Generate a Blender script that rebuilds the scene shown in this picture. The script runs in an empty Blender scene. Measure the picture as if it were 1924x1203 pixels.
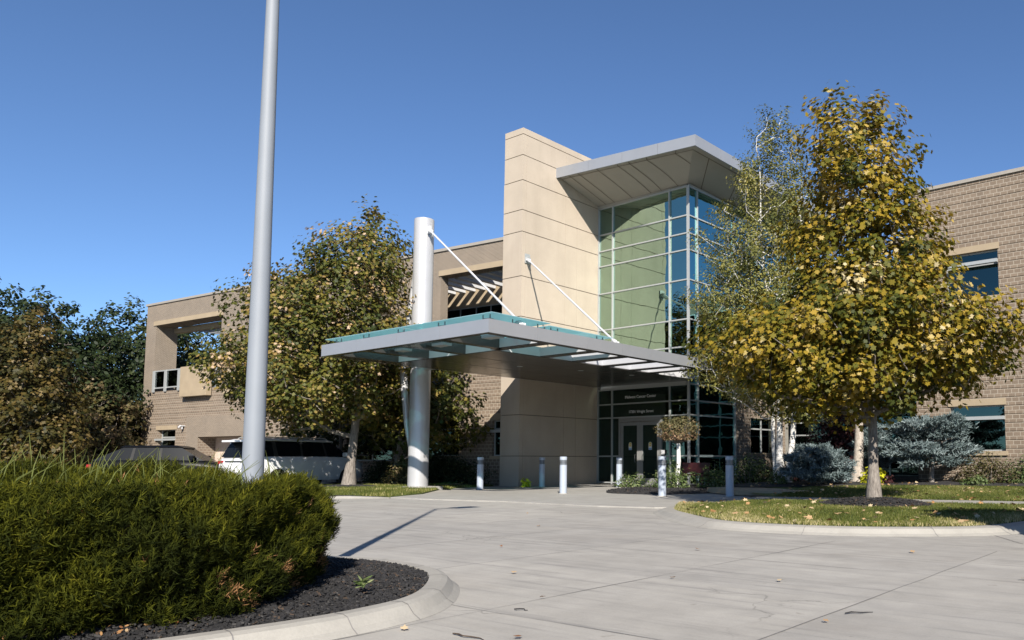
import bpy, math, random
import numpy as np
from mathutils import Vector, Matrix
R = math.radians
sc = bpy.context.scene
col = sc.collection
random.seed(7)

# ------------------------------------------------------------------ camera
CYAW, CPIT, FPX, PX, PY = 36.87, 4.86, 1470.0, 1224.0, 741.0
cam = bpy.data.cameras.new("camera")
camo = bpy.data.objects.new("camera", cam); col.objects.link(camo)
cam.sensor_fit = 'HORIZONTAL'; cam.sensor_width = 36.0
cam.lens = 36.0 * FPX / 1924.0
cam.shift_x = -(PX - 962.0) / 1924.0
cam.shift_y = (PY - 601.5) / 1924.0
cam.clip_start = 0.05; cam.clip_end = 2000
camo.location = (0, 0, 1.0)
camo.rotation_euler = (R(90 + CPIT), 0, R(CYAW))
sc.camera = camo
sc.render.resolution_x = 1024; sc.render.resolution_y = 640

# ------------------------------------------------------------------ light
SUN_EL = 31.0
SUN_DIR = Vector((0.715, -0.70, 0)).normalized() * math.cos(R(SUN_EL)) + Vector((0, 0, math.sin(R(SUN_EL))))
world = bpy.data.worlds.new("World"); sc.world = world; world.use_nodes = True
wn = world.node_tree.nodes; wl = world.node_tree.links
sky = wn.new('ShaderNodeTexSky'); sky.sky_type = 'NISHITA'; sky.sun_disc = False
sky.sun_elevation = R(SUN_EL); sky.sun_rotation = math.atan2(SUN_DIR.x, SUN_DIR.y)
sky.altitude = 2200; sky.air_density = 1.0; sky.dust_density = 0.0; sky.ozone_density = 6.0
bg = wn['Background']; bg.inputs['Strength'].default_value = 0.072
wl.new(sky.outputs[0], bg.inputs[0])
sl = bpy.data.lights.new("sun", 'SUN'); sl.energy = 4.6; sl.angle = R(0.53); sl.color = (1.0, 0.93, 0.83)
so = bpy.data.objects.new("sun", sl); col.objects.link(so)
so.rotation_euler = SUN_DIR.to_track_quat('Z', 'Y').to_euler()
sc.view_settings.view_transform = 'Standard'; sc.view_settings.look = 'None'
sc.view_settings.exposure = 1.08; sc.view_settings.gamma = 1.0

# ------------------------------------------------------------------ material helpers
def newmat(name):
    m = bpy.data.materials.new(name); m.use_nodes = True
    nt = m.node_tree; b = nt.nodes['Principled BSDF']
    return m, nt, b
def node(nt, t, **kw):
    n = nt.nodes.new(t)
    for k, v in kw.items():
        if k in n.inputs: n.inputs[k].default_value = v
        else: setattr(n, k, v)
    return n
def objcoord(nt, scale=(1, 1, 1)):
    tc = nt.nodes.new('ShaderNodeTexCoord'); mp = nt.nodes.new('ShaderNodeMapping')
    mp.inputs['Scale'].default_value = scale
    nt.links.new(tc.outputs['Object'], mp.inputs[0]); return mp.outputs[0]
KA = 0.77   # all base colours were picked relative to this overall reflectance
def ramp(nt, fac, stops):
    r = nt.nodes.new('ShaderNodeValToRGB'); e = r.color_ramp.elements
    while len(e) < len(stops): e.new(0.5)
    for i, (p, c) in enumerate(stops):
        e[i].position = p; e[i].color = (*c, 1)
    nt.links.new(fac, r.inputs[0]); return r.outputs[0]
def mixc(nt, fac, a, b, mode='MIX'):
    m = nt.nodes.new('ShaderNodeMix'); m.data_type = 'RGBA'; m.blend_type = mode
    for s, v in ((m.inputs[0], fac), (m.inputs[6], a), (m.inputs[7], b)):
        if isinstance(v, (int, float)): s.default_value = v
        elif isinstance(v, tuple): s.default_value = (*v, 1)
        else: nt.links.new(v, s)
    return m.outputs[2]
def noise(nt, vec, scale, detail=4, rough=.55):
    n = nt.nodes.new('ShaderNodeTexNoise'); n.inputs['Scale'].default_value = scale
    n.inputs['Detail'].default_value = detail; n.inputs['Roughness'].default_value = rough
    nt.links.new(vec, n.inputs['Vector']); return n.outputs[0]
def bump(nt, b, h, strength=.3, dist=.02):
    n = nt.nodes.new('ShaderNodeBump'); n.inputs['Strength'].default_value = strength
    n.inputs['Distance'].default_value = dist
    nt.links.new(h, n.inputs['Height']); nt.links.new(n.outputs[0], b.inputs['Normal'])
def simple(name, c, rough=.6, metal=0., var=.12, vs=6., spec=.5, bmp=0., bs=40.):
    c = tuple(x * KA for x in c)
    m, nt, b = newmat(name)
    v = objcoord(nt)
    n = noise(nt, v, vs, 5)
    lo = tuple(x * (1 - var) for x in c); hi = tuple(min(1, x * (1 + var)) for x in c)
    nt.links.new(ramp(nt, n, [(.3, lo), (.7, hi)]), b.inputs['Base Color'])
    b.inputs['Roughness'].default_value = rough; b.inputs['Metallic'].default_value = metal
    b.inputs['Specular IOR Level'].default_value = spec
    if bmp: bump(nt, b, noise(nt, v, bs, 6), bmp, .01)
    return m

def mat_concrete(name, base, warm=.0, streak=True, rough=.85):
    m, nt, b = newmat(name); v = objcoord(nt)
    big = noise(nt, v, .35, 4); mid = noise(nt, v, 2.2, 6, .65); fine = noise(nt, v, 55, 4, .7)
    c0 = tuple(x * KA for x in base)
    k = lambda f, w=0: (c0[0] * f + w, c0[1] * f + w * .8, c0[2] * f + w * .5)
    c = ramp(nt, big, [(.25, k(.88, .01)), (.55, k(1.)), (.8, k(1.1))])
    c = mixc(nt, .8, c, ramp(nt, mid, [(.3, (.80, .80, .80)), (.65, (1.06, 1.06, 1.06))]), 'MULTIPLY')
    c = mixc(nt, .5, c, ramp(nt, fine, [(.3, (.84, .84, .84)), (.7, (1.08, 1.08, 1.08))]), 'MULTIPLY')
    if streak:
        tc = nt.nodes.new('ShaderNodeTexCoord'); mp = nt.nodes.new('ShaderNodeMapping')
        mp.inputs['Rotation'].default_value = (0, 0, R(-38)); mp.inputs['Scale'].default_value = (.35, 5.5, 1)
        nt.links.new(tc.outputs['Object'], mp.inputs[0])
        s = noise(nt, mp.outputs[0], 1.3, 6, .7)
        c = mixc(nt, .75, c, ramp(nt, s, [(.33, (.66, .66, .68)), (.43, (.93, .93, .93)), (.5, (1, 1, 1)), (.66, (1.07, 1.06, 1.04))]), 'MULTIPLY')
        bk = nt.nodes.new('ShaderNodeTexBrick'); bk.offset = 0; bk.inputs['Scale'].default_value = 1; bk.inputs['Brick Width'].default_value = 1.9; bk.inputs['Row Height'].default_value = 3.0
        bk.inputs['Mortar Size'].default_value = 0; bk.inputs['Color1'].default_value = (.93, .93, .93, 1); bk.inputs['Color2'].default_value = (1.05, 1.045, 1.03, 1); bk.inputs['Bias'].default_value = 0
        mp2 = nt.nodes.new('ShaderNodeMapping'); mp2.inputs['Location'].default_value = (.3, .55, 0); nt.links.new(tc.outputs['Object'], mp2.inputs[0]); nt.links.new(mp2.outputs[0], bk.inputs['Vector'])
        c = mixc(nt, 1., c, bk.outputs['Color'], 'MULTIPLY')
        sp_n = noise(nt, v, 7.0, 3, .5); c = mixc(nt, .7, c, ramp(nt, sp_n, [(.24, (.70, .68, .66)), (.31, (1, 1, 1))]), 'MULTIPLY')
        tyre = nt.nodes.new('ShaderNodeMapping'); tyre.inputs['Rotation'].default_value = (0, 0, R(-24)); tyre.inputs['Scale'].default_value = (.12, 1.6, 1); nt.links.new(tc.outputs['Object'], tyre.inputs[0])
        c = mixc(nt, .5, c, ramp(nt, noise(nt, tyre.outputs[0], 1.0, 4, .5), [(.36, (.80, .80, .81)), (.46, (1, 1, 1))]), 'MULTIPLY')
        # long warm rust-coloured tint and hairline cracks
        w = noise(nt, v, .8, 3)
        c = mixc(nt, ramp(nt, w, [(.55, (0, 0, 0)), (.75, (.35, .35, .35))]), c, (.23, .205, .175))
        vo = nt.nodes.new('ShaderNodeTexVoronoi'); vo.feature = 'DISTANCE_TO_EDGE'; vo.inputs['Scale'].default_value = .42
        wv = nt.nodes.new('ShaderNodeVectorMath'); wv.operation = 'ADD'
        nz = nt.nodes.new('ShaderNodeTexNoise'); nz.inputs['Scale'].default_value = 1.6; nz.inputs['Detail'].default_value = 6
        nt.links.new(v, nz.inputs['Vector']); nt.links.new(v, wv.inputs[0]); nt.links.new(nz.outputs['Color'], wv.inputs[1])
        nt.links.new(wv.outputs[0], vo.inputs['Vector'])
        mk = noise(nt, v, .5, 2)
        cr = ramp(nt, vo.outputs['Distance'], [(.0, (.45, .45, .45)), (.006, (1, 1, 1))])
        c = mixc(nt, ramp(nt, mk, [(.52, (0, 0, 0)), (.6, (.7, .7, .7))]), c, mixc(nt, 1., c, cr, 'MULTIPLY'))
    nt.links.new(c, b.inputs['Base Color']); b.inputs['Roughness'].default_value = rough
    bump(nt, b, fine, .25, .004); return m

def mat_brick(name, bw, rh, mortar, c1, c2, cm, var=.35):
    c1, c2, cm = [tuple(x * KA for x in q) for q in (c1, c2, cm)]
    m, nt, b = newmat(name)
    tc = nt.nodes.new('ShaderNodeTexCoord'); sp = nt.nodes.new('ShaderNodeSeparateXYZ')
    ad = nt.nodes.new('ShaderNodeMath'); ad.operation = 'ADD'; cb = nt.nodes.new('ShaderNodeCombineXYZ')
    nt.links.new(tc.outputs['Object'], sp.inputs[0]); nt.links.new(sp.outputs[0], ad.inputs[0]); nt.links.new(sp.outputs[1], ad.inputs[1])
    nt.links.new(ad.outputs[0], cb.inputs[0]); nt.links.new(sp.outputs[2], cb.inputs[1])
    br = nt.nodes.new('ShaderNodeTexBrick'); nt.links.new(cb.outputs[0], br.inputs['Vector'])
    br.inputs['Scale'].default_value = 1; br.inputs['Brick Width'].default_value = bw; br.inputs['Row Height'].default_value = rh
    br.inputs['Mortar Size'].default_value = mortar; br.inputs['Mortar Smooth'].default_value = .1; br.inputs['Bias'].default_value = 0
    br.inputs['Color1'].default_value = (*c1, 1); br.inputs['Color2'].default_value = (*c2, 1); br.inputs['Mortar'].default_value = (*cm, 1)
    n = noise(nt, cb.outputs[0], 1.1, 5); n2 = noise(nt, cb.outputs[0], 30, 3)
    c = mixc(nt, var, br.outputs['Color'], ramp(nt, n, [(.3, (.72, .72, .74)), (.7, (1.15, 1.12, 1.1))]), 'MULTIPLY')
    c = mixc(nt, .4, c, ramp(nt, n2, [(.3, (.75, .75, .75)), (.7, (1.15, 1.15, 1.15))]), 'MULTIPLY')
    nt.links.new(c, b.inputs['Base Color']); b.inputs['Roughness'].default_value = .9
    inv = nt.nodes.new('ShaderNodeMath'); inv.operation = 'SUBTRACT'; inv.inputs[0].default_value = 1
    nt.links.new(br.outputs['Fac'], inv.inputs[1]); bump(nt, b, inv.outputs[0], .5, .006)
    return m

def mat_glass(name, tint, refl=(.33, .55, .44), base=.5, warp=.05):
    """coated glazing: coloured mirror-like coating over tinted glass"""
    m, nt, b = newmat(name); nt.nodes.remove(b)
    out = nt.nodes['Material Output']
    tr = nt.nodes.new('ShaderNodeBsdfTransparent'); tr.inputs[0].default_value = (*tint, 1)
    gl = nt.nodes.new('ShaderNodeBsdfGlossy'); gl.inputs['Roughness'].default_value = 0
    gl.inputs['Color'].default_value = (*[min(1, c / base) for c in refl], 1)
    g2 = nt.nodes.new('ShaderNodeBsdfGlossy'); g2.inputs['Roughness'].default_value = 0
    fr = nt.nodes.new('ShaderNodeFresnel'); fr.inputs['IOR'].default_value = 1.45
    v = objcoord(nt); n = noise(nt, v, .9, 2)
    bp = nt.nodes.new('ShaderNodeBump'); bp.inputs['Strength'].default_value = warp; bp.inputs['Distance'].default_value = .05
    nt.links.new(n, bp.inputs['Height']); nt.links.new(bp.outputs[0], gl.inputs['Normal']); nt.links.new(bp.outputs[0], g2.inputs['Normal'])
    mx = nt.nodes.new('ShaderNodeMixShader'); mx.inputs[0].default_value = base
    nt.links.new(tr.outputs[0], mx.inputs[1]); nt.links.new(gl.outputs[0], mx.inputs[2])
    m2 = nt.nodes.new('ShaderNodeMixShader'); nt.links.new(fr.outputs[0], m2.inputs[0])
    nt.links.new(mx.outputs[0], m2.inputs[1]); nt.links.new(g2.outputs[0], m2.inputs[2]); nt.links.new(m2.outputs[0], out.inputs[0])
    return m
def mat_canopy_glass():
    """teal laminated sheet with a frosted interlayer"""
    m, nt, b = newmat('canopy_glass')
    b.inputs['Base Color'].default_value = (.42, .58, .63, 1); b.inputs['Roughness'].default_value = .08
    tl = nt.nodes.new('ShaderNodeBsdfTranslucent'); tl.inputs[0].default_value = (.58, .80, .86, 1)
    tr = nt.nodes.new('ShaderNodeBsdfTransparent'); tr.inputs[0].default_value = (.30, .62, .62, 1)
    m1 = nt.nodes.new('ShaderNodeMixShader'); m1.inputs[0].default_value = .5
    nt.links.new(b.outputs[0], m1.inputs[1]); nt.links.new(tl.outputs[0], m1.inputs[2])
    m2 = nt.nodes.new('ShaderNodeMixShader'); m2.inputs[0].default_value = .35
    nt.links.new(m1.outputs[0], m2.inputs[1]); nt.links.new(tr.outputs[0], m2.inputs[2])
    nt.links.new(m2.outputs[0], nt.nodes['Material Output'].inputs[0]); return m

def mat_leaf(name, stops, transl=.32, rough=.55, spec=.25):
    stops = [(p, tuple(x * .8 for x in c)) for p, c in stops]
    m, nt, b = newmat(name)
    at = nt.nodes.new('ShaderNodeAttribute'); at.attribute_name = 'tint'
    c = ramp(nt, at.outputs['Fac'], stops)
    nt.links.new(c, b.inputs['Base Color']); b.inputs['Roughness'].default_value = rough
    b.inputs['Specular IOR Level'].default_value = spec
    tl = nt.nodes.new('ShaderNodeBsdfTranslucent'); nt.links.new(c, tl.inputs[0])
    mx = nt.nodes.new('ShaderNodeMixShader'); mx.inputs[0].default_value = transl
    nt.links.new(b.outputs[0], mx.inputs[1]); nt.links.new(tl.outputs[0], mx.inputs[2])
    nt.links.new(mx.outputs[0], nt.nodes['Material Output'].inputs[0]); return m

def mat_bark(name, c1, c2, sc_=(9, 9, 2)):
    c1, c2 = [tuple(x * .7 for x in q) for q in (c1, c2)]
    m, nt, b = newmat(name); v = objcoord(nt, sc_)
    n = noise(nt, v, 3, 7, .7)
    nt.links.new(ramp(nt, n, [(.35, c1), (.65, c2)]), b.inputs['Base Color']); b.inputs['Roughness'].default_value = .95
    bump(nt, b, n, .9, .02); return m

M = {}
M['drive'] = mat_concrete('drive_concrete', (.425, .405, .370))
M['walk'] = mat_concrete('walk_concrete', (.385, .37, .34), streak=False)
M['kerb'] = mat_concrete('kerb_concrete', (.39, .37, .33), streak=False)
M['joint'] = simple('joint_filler', (.20, .19, .185), .95)
def precast():
    m, nt, b = newmat('precast_panel'); v = objcoord(nt); vs = objcoord(nt, (2.4, 2.4, .22))
    c = tuple(x * KA for x in (.50, .425, .34))
    c1 = ramp(nt, noise(nt, v, .45, 5, .6), [(.3, tuple(x * .88 for x in c)), (.7, tuple(x * 1.08 for x in c))])
    c1 = mixc(nt, .22, c1, ramp(nt, noise(nt, vs, .8, 5, .65), [(.32, (.78, .77, .75)), (.5, (1, 1, 1)), (.7, (1.05, 1.05, 1.06))]), 'MULTIPLY')
    c1 = mixc(nt, .35, c1, ramp(nt, noise(nt, v, 45, 4, .7), [(.3, (.8, .8, .8)), (.7, (1.15, 1.15, 1.15))]), 'MULTIPLY')
    nt.links.new(c1, b.inputs['Base Color']); b.inputs['Roughness'].default_value = .9; bump(nt, b, noise(nt, v, 60, 5), .2, .006); return m
M['precast'] = precast()
M['precast_dark'] = simple('joint_recess', (.16, .13, .10), .95)
M['cream'] = simple('cream_lintel', (.37, .295, .20), .85, var=.07, vs=2)
M['brick'] = mat_brick('ribbed_brick', .21, .1365, .011, (.245, .188, .138), (.200, .153, .112), (.39, .34, .275))
M['brick_s'] = mat_brick('small_brick', .165, .0546, .009, (.225, .175, .130), (.172, .134, .100), (.36, .315, .255))
M['coping'] = simple('coping_metal', (.34, .31, .27), .6, var=.05)
M['fascia'] = simple('silver_panel', (.36, .375, .405), .38, metal=.35, var=.03, vs=1.5)
M['soffit'] = simple('soffit_panel', (.17, .16, .15), .24, metal=.75, var=.04, vs=1.2)
M['roofsoffit'] = simple('roof_soffit', (.34, .32, .275), .6, var=.04, vs=1.2)
M['mull'] = simple('mullion_aluminium', (.44, .46, .46), .42, metal=.25, var=.03)
M['doorframe'] = simple('door_aluminium', (.33, .33, .32), .45, metal=.3, var=.03)
M['white'] = simple('white_steel', (.66, .67, .69), .35, var=.03)
M['coldwhite'] = simple('bay_lining_paint', (.50, .51, .54), .45, var=.03)
M['column'] = simple('column_paint', (.52, .52, .53), .33, metal=.25, var=.03, vs=2)
M['bollard'] = simple('bollard_paint', (.40, .45, .53), .4, var=.04)
M['louver'] = simple('bollard_louver', (.16, .17, .18), .4, metal=.3)
M['polemat'] = simple('pole_aluminium', (.235, .26, .295), .62, metal=.0, var=.05, vs=3)
M['glass'] = mat_glass('green_glass', (.20, .32, .27), (.29, .42, .34), .5, .12)
M['glassblue'] = mat_glass('side_glass', (.16, .26, .25), (.20, .45, .45), .5, .14)
M['glassdark'] = mat_glass('dark_glass', (.08, .14, .13), (.035, .075, .070), .2)
M['canglass'] = mat_canopy_glass()
M['railglass'] = mat_glass('clear_glass', (.72, .82, .80), (.10, .13, .13), .12)
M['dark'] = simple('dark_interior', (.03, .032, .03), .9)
M['interior'] = simple('interior_wall', (.30, .29, .26), .9)
M['floor_in'] = simple('lobby_floor', (.18, .17, .15), .5)
M['black'] = simple('black_rubber', (.02, .02, .02), .8)
M['steel'] = simple('fitting_steel', (.22, .22, .22), .35, metal=.8)
M['mulch'] = None
def mulch():
    m, nt, b = newmat('black_mulch'); v = objcoord(nt)
    a = noise(nt, v, 38, 8, .75); c = noise(nt, v, 3, 4)
    cc = mixc(nt, .6, ramp(nt, a, [(.4, (.006, .006, .007)), (.6, (.035, .033, .034)), (.78, (.085, .075, .068))]),
              ramp(nt, c, [(.3, (.7, .7, .7)), (.7, (1.3, 1.25, 1.2))]), 'MULTIPLY')
    nt.links.new(cc, b.inputs['Base Color']); b.inputs['Roughness'].default_value = .9
    bump(nt, b, a, 1.0, .05); return m
M['mulch'] = mulch()
def grassground():
    m, nt, b = newmat('lawn_soil'); v = objcoord(nt)
    a = noise(nt, v, 25, 6, .7); c = noise(nt, v, 1.2, 4)
    cc = mixc(nt, .5, ramp(nt, a, [(.3, (.04, .055, .012)), (.7, (.12, .15, .035))]),
              ramp(nt, c, [(.3, (.9, 1, .8)), (.7, (1.25, 1.1, .9))]), 'MULTIPLY')
    nt.links.new(cc, b.inputs['Base Color']); b.inputs['Roughness'].default_value = .95
    bump(nt, b, a, .8, .03); return m
M['lawn'] = grassground()
M['blade'] = mat_leaf('grass_blade', [(0, (.05, .072, .014)), (.5, (.125, .148, .028)), (.78, (.25, .235, .07)), (1, (.54, .46, .25))], .3)
M['bark'] = mat_bark('maple_bark', (.13, .11, .095), (.36, .32, .28))
M['bark_pale'] = mat_bark('pale_bark', (.34, .29, .24), (.58, .52, .45), (5, 5, 3))
def birch():
    m, nt, b = newmat('birch_bark'); v = objcoord(nt, (3, 3, 9))
    n = noise(nt, v, 2.2, 6, .7)
    nt.links.new(ramp(nt, n, [(.36, (.04, .035, .03)), (.44, (.34, .33, .31)), (.55, (.55, .54, .52))]), b.inputs['Base Color'])
    b.inputs['Roughness'].default_value = .8; return m
M['birch'] = birch()
M['leaf_maple'] = mat_leaf('maple_leaves', [(0, (.045, .058, .010)), (.3, (.120, .118, .012)), (.55, (.265, .195, .018)), (.76, (.38, .25, .030)), (.92, (.52, .41, .16)), (.97, (.60, .52, .32)), (1, (.62, .20, .09))], .3)
M['leaf_mix'] = mat_leaf('turning_leaves', [(0, (.035, .050, .012)), (.35, (.095, .105, .018)), (.6, (.19, .155, .028)), (.8, (.31, .205, .07)), (.95, (.52, .39, .26)), (1, (.50, .30, .18))], .26)
M['leaf_birch'] = mat_leaf('birch_leaves', [(0, (.085, .10, .03)), (.5, (.20, .20, .05)), (.85, (.34, .29, .08)), (1, (.52, .46, .26))], .3)
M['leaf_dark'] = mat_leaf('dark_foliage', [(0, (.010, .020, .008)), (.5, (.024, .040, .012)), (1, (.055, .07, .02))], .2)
M['leaf_bronze'] = mat_leaf('bronze_leaves', [(0, (.02, .024, .006)), (.4, (.06, .052, .011)), (.75, (.13, .088, .022)), (1, (.30, .23, .12))], .22)
M['leaf_red'] = mat_leaf('dark_red_leaves', [(0, (.02, .008, .010)), (.6, (.07, .02, .022)), (1, (.20, .10, .08))], .2)
M['leaf_rose'] = mat_leaf('rose_leaves', [(0, (.03, .055, .015)), (.6, (.11, .16, .05)), (1, (.30, .33, .16))], .25)
M['leaf_brown'] = mat_leaf('brown_green_leaves', [(0, (.03, .035, .012)), (.5, (.09, .085, .03)), (1, (.22, .15, .08))], .2)
M['leaf_lime'] = mat_leaf('lime_leaves', [(0, (.42, .48, .02)), (1, (.95, .88, .06))], .35)
M['leaf_spruce'] = mat_leaf('blue_spruce_needles', [(0, (.035, .055, .052)), (.5, (.125, .168, .170)), (1, (.28, .34, .345))], .1)
M['leaf_juniper'] = mat_leaf('juniper_scales', [(0, (.008, .012, .002)), (.4, (.030, .038, .004)), (.8, (.105, .108, .008)), (.97, (.20, .18, .02)), (1, (.34, .18, .08))], .2, .8, .1)
M['leaf_topiary'] = mat_leaf('topiary_leaves', [(0, (.07, .075, .03)), (.6, (.18, .15, .07)), (1, (.38, .22, .14))], .25)
M['flower_red'] = mat_leaf('red_flowers', [(0, (.25, .01, .02)), (1, (.7, .03, .08))], .2)
M['litter'] = mat_leaf('fallen_leaf', [(0, (.20, .07, .03)), (.4, (.40, .22, .09)), (1, (.62, .50, .32))], .1, .8)

# ------------------------------------------------------------------ object helpers
def tag(o, label=None, cat=None, group=None, kind=None):
    if label: o['label'] = label
    if cat: o['category'] = cat
    if group: o['group'] = group
    if kind: o['kind'] = kind
    return o
def empty(name, loc=(0, 0, 0), rz=0., **kw):
    o = bpy.data.objects.new(name, None); col.objects.link(o); o.empty_display_size = .2
    o.location = loc; o.rotation_euler = (0, 0, rz); tag(o, **kw); return o
class MB:
    def __init__(s): s.v = []; s.f = []; s.m = []
    def add(s, vs, fs, mi=0):
        b = len(s.v); s.v += [tuple(p) for p in vs]; s.f += [tuple(b + i for i in f) for f in fs]; s.m += [mi] * len(fs)
    def box(s, x0, x1, y0, y1, z0, z1, mi=0):
        s.add([(x0, y0, z0), (x1, y0, z0), (x1, y1, z0), (x0, y1, z0), (x0, y0, z1), (x1, y0, z1), (x1, y1, z1), (x0, y1, z1)],
              [(0, 3, 2, 1), (4, 5, 6, 7), (0, 1, 5, 4), (1, 2, 6, 5), (2, 3, 7, 6), (3, 0, 4, 7)], mi)
    def quad(s, a, b, c, d, mi=0): s.add([a, b, c, d], [(0, 1, 2, 3)], mi)
    def tube(s, pts, rad, n=10, caps=True, mi=0):
        pts = [Vector(p) for p in pts]
        if not hasattr(rad, '__len__'): rad = [rad] * len(pts)
        rings = []; prev = None
        for i, p in enumerate(pts):
            t = (pts[min(i + 1, len(pts) - 1)] - pts[max(i - 1, 0)]).normalized()
            if prev is None:
                a = t.orthogonal().normalized()
            else:
                a = (prev - t * prev.dot(t)).normalized()
            prev = a; b2 = t.cross(a)
            rings.append([p + (a * math.cos(2 * math.pi * k / n) + b2 * math.sin(2 * math.pi * k / n)) * rad[i] for k in range(n)])
        vs = [q for r_ in rings for q in r_]; fs = []
        for i in range(len(rings) - 1):
            for k in range(n):
                k2 = (k + 1) % n; fs.append((i * n + k, i * n + k2, (i + 1) * n + k2, (i + 1) * n + k))
        if caps:
            fs.append(tuple(range(n - 1, -1, -1))); fs.append(tuple((len(rings) - 1) * n + k for k in range(n)))
        s.add(vs, fs, mi)
    def prism(s, poly, z0, z1, mi=0):
        n = len(poly)
        f0 = (lambda i: z0) if not callable(z0) else z0
        s.add([(x, y, z0) for x, y in poly] + [(x, y, z1) for x, y in poly],
              [tuple(range(n - 1, -1, -1)), tuple(range(n, 2 * n))] + [(i, (i + 1) % n, n + (i + 1) % n, n + i) for i in range(n)], mi)
    def build(s, name, mat, parent=None, loc=(0, 0, 0), smooth=False, bevel=0., rz=0.):
        me = bpy.data.meshes.new(name); me.from_pydata(s.v, [], s.f); me.update()
        mats = mat if isinstance(mat, (list, tuple)) else [mat]
        for m in mats: me.materials.append(m)
        if len(mats) > 1: me.polygons.foreach_set('material_index', s.m)
        if smooth: me.polygons.foreach_set('use_smooth', [True] * len(me.polygons))
        o = bpy.data.objects.new(name, me); col.objects.link(o); o.location = loc; o.rotation_euler = (0, 0, rz)
        if parent: o.parent = parent
        if bevel:
            md = o.modifiers.new('bevel', 'BEVEL'); md.width = bevel; md.segments = 2; md.limit_method = 'ANGLE'
        if smooth == 'auto' or (smooth and bevel): pass
        return o
def smooth_by_angle(o, ang=35):
    me = o.data
    me.polygons.foreach_set('use_smooth', [True] * len(me.polygons))
    try: me.set_sharp_from_angle(angle=R(ang))
    except Exception: pass
    return o
def copy_tree(o, parent=None):
    c = o.copy(); col.objects.link(c); c.parent = parent
    for ch in list(o.children): copy_tree(ch, c)
    return c

def each(name, mat, parent, boxes, **kw):
    for b_ in boxes:
        q_ = MB(); q_.box(*b_); q_.build(name, mat, parent, **kw)

def facade(mb, u0, u1, z0, z1, ops, depth=.35, groove=None, gd=.018, y=0.):
    """front skin in local XZ plane at y (facing -y) with rectangular openings and real ribbed grooves"""
    us = sorted({u0, u1, *[o[0] for o in ops], *[o[1] for o in ops]})
    zs = {z0, z1, *[o[2] for o in ops], *[o[3] for o in ops]}
    gr = []
    if groove:
        for (ga, gb) in groove:
            k = math.ceil(ga / .273)
            while k * .273 + .034 < gb:
                gr.append((k * .273, k * .273 + .034)); k += 1
        for a, b in gr: zs |= {a, b}
    zs = sorted(z for z in zs if z0 <= z <= z1)
    for i in range(len(us) - 1):
        ua, ub = us[i], us[i + 1]; um = (ua + ub) / 2
        for j in range(len(zs) - 1):
            za, zb = zs[j], zs[j + 1]; zm = (za + zb) / 2
            if zb - za < 1e-5 or any(o[0] < um < o[1] and o[2] < zm < o[3] for o in ops): continue
            g = any(a < zm < b for a, b in gr)
            yy = y + gd if g else y
            mb.quad((ua, yy, za), (ub, yy, za), (ub, yy, zb), (ua, yy, zb))
            if g:
                mb.quad((ua, y, za), (ub, y, za), (ub, yy, za), (ua, yy, za))
                mb.quad((ua, yy, zb), (ub, yy, zb), (ub, y, zb), (ua, y, zb))
    for o in ops:
        a, b, c, d = o[:4]; dp = o[4] if len(o) > 4 else depth
        mb.quad((a, y, c), (a, y + dp, c), (a, y + dp, d), (a, y, d)); mb.quad((b, y + dp, c), (b, y, c), (b, y, d), (b, y + dp, d))
        mb.quad((a, y, d), (a, y + dp, d), (b, y + dp, d), (b, y, d)); mb.quad((a, y + dp, c), (a, y, c), (b, y, c), (b, y + dp, c))

def leaves(name, C, N, size, tint, shape, mat, parent=None, loc=(0, 0, 0), updir=None):
    """one mesh of flat leaves: C centres, N normals, shape 2-D outline"""
    n = len(C); K = len(shape); shape = np.array(shape, float)
    N = N / (np.linalg.norm(N, axis=1, keepdims=True) + 1e-9)
    ref = np.random.normal(size=(n, 3)) if updir is None else updir
    A = ref - N * (ref * N).sum(1, keepdims=True); A /= (np.linalg.norm(A, axis=1, keepdims=True) + 1e-9)
    B = np.cross(N, A)
    V = C[:, None, :] + size[:, None, None] * (shape[None, :, 0:1] * B[:, None, :] + shape[None, :, 1:2] * A[:, None, :])
    if shape.shape[1] > 2: V = V + size[:, None, None] * shape[None, :, 2:3] * N[:, None, :]
    me = bpy.data.meshes.new(name)
    me.vertices.add(n * K); me.vertices.foreach_set('co', V.reshape(-1).astype('f'))
    me.loops.add(n * K); me.loops.foreach_set('vertex_index', np.arange(n * K, dtype='i'))
    me.polygons.add(n); me.polygons.foreach_set('loop_start', (np.arange(n) * K).astype('i'))
    try: me.polygons.foreach_set('loop_total', np.full(n, K, 'i'))
    except Exception: pass
    me.update(calc_edges=True)
    at = me.attributes.new('tint', 'FLOAT', 'FACE'); at.data.foreach_set('value', np.clip(tint, 0, 1).astype('f'))
    me.materials.append(mat)
    o = bpy.data.objects.new(name, me); col.objects.link(o); o.location = loc
    if parent: o.parent = parent
    return o
MAPLE = [(0, -.5), (.18, -.28), (.5, -.22), (.34, .02), (.46, .26), (.18, .22), (0, .55), (-.18, .22), (-.46, .26), (-.34, .02), (-.5, -.22), (-.18, -.28)]
OVAL = [(0, -.5), (.26, -.15), (.22, .2), (0, .5), (-.22, .2), (-.26, -.15)]
DIAM = [(0, -.5), (.28, 0), (0, .5), (-.28, 0)]
BLADE = [(-.05, 0), (.05, 0), (0, 1)]

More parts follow.
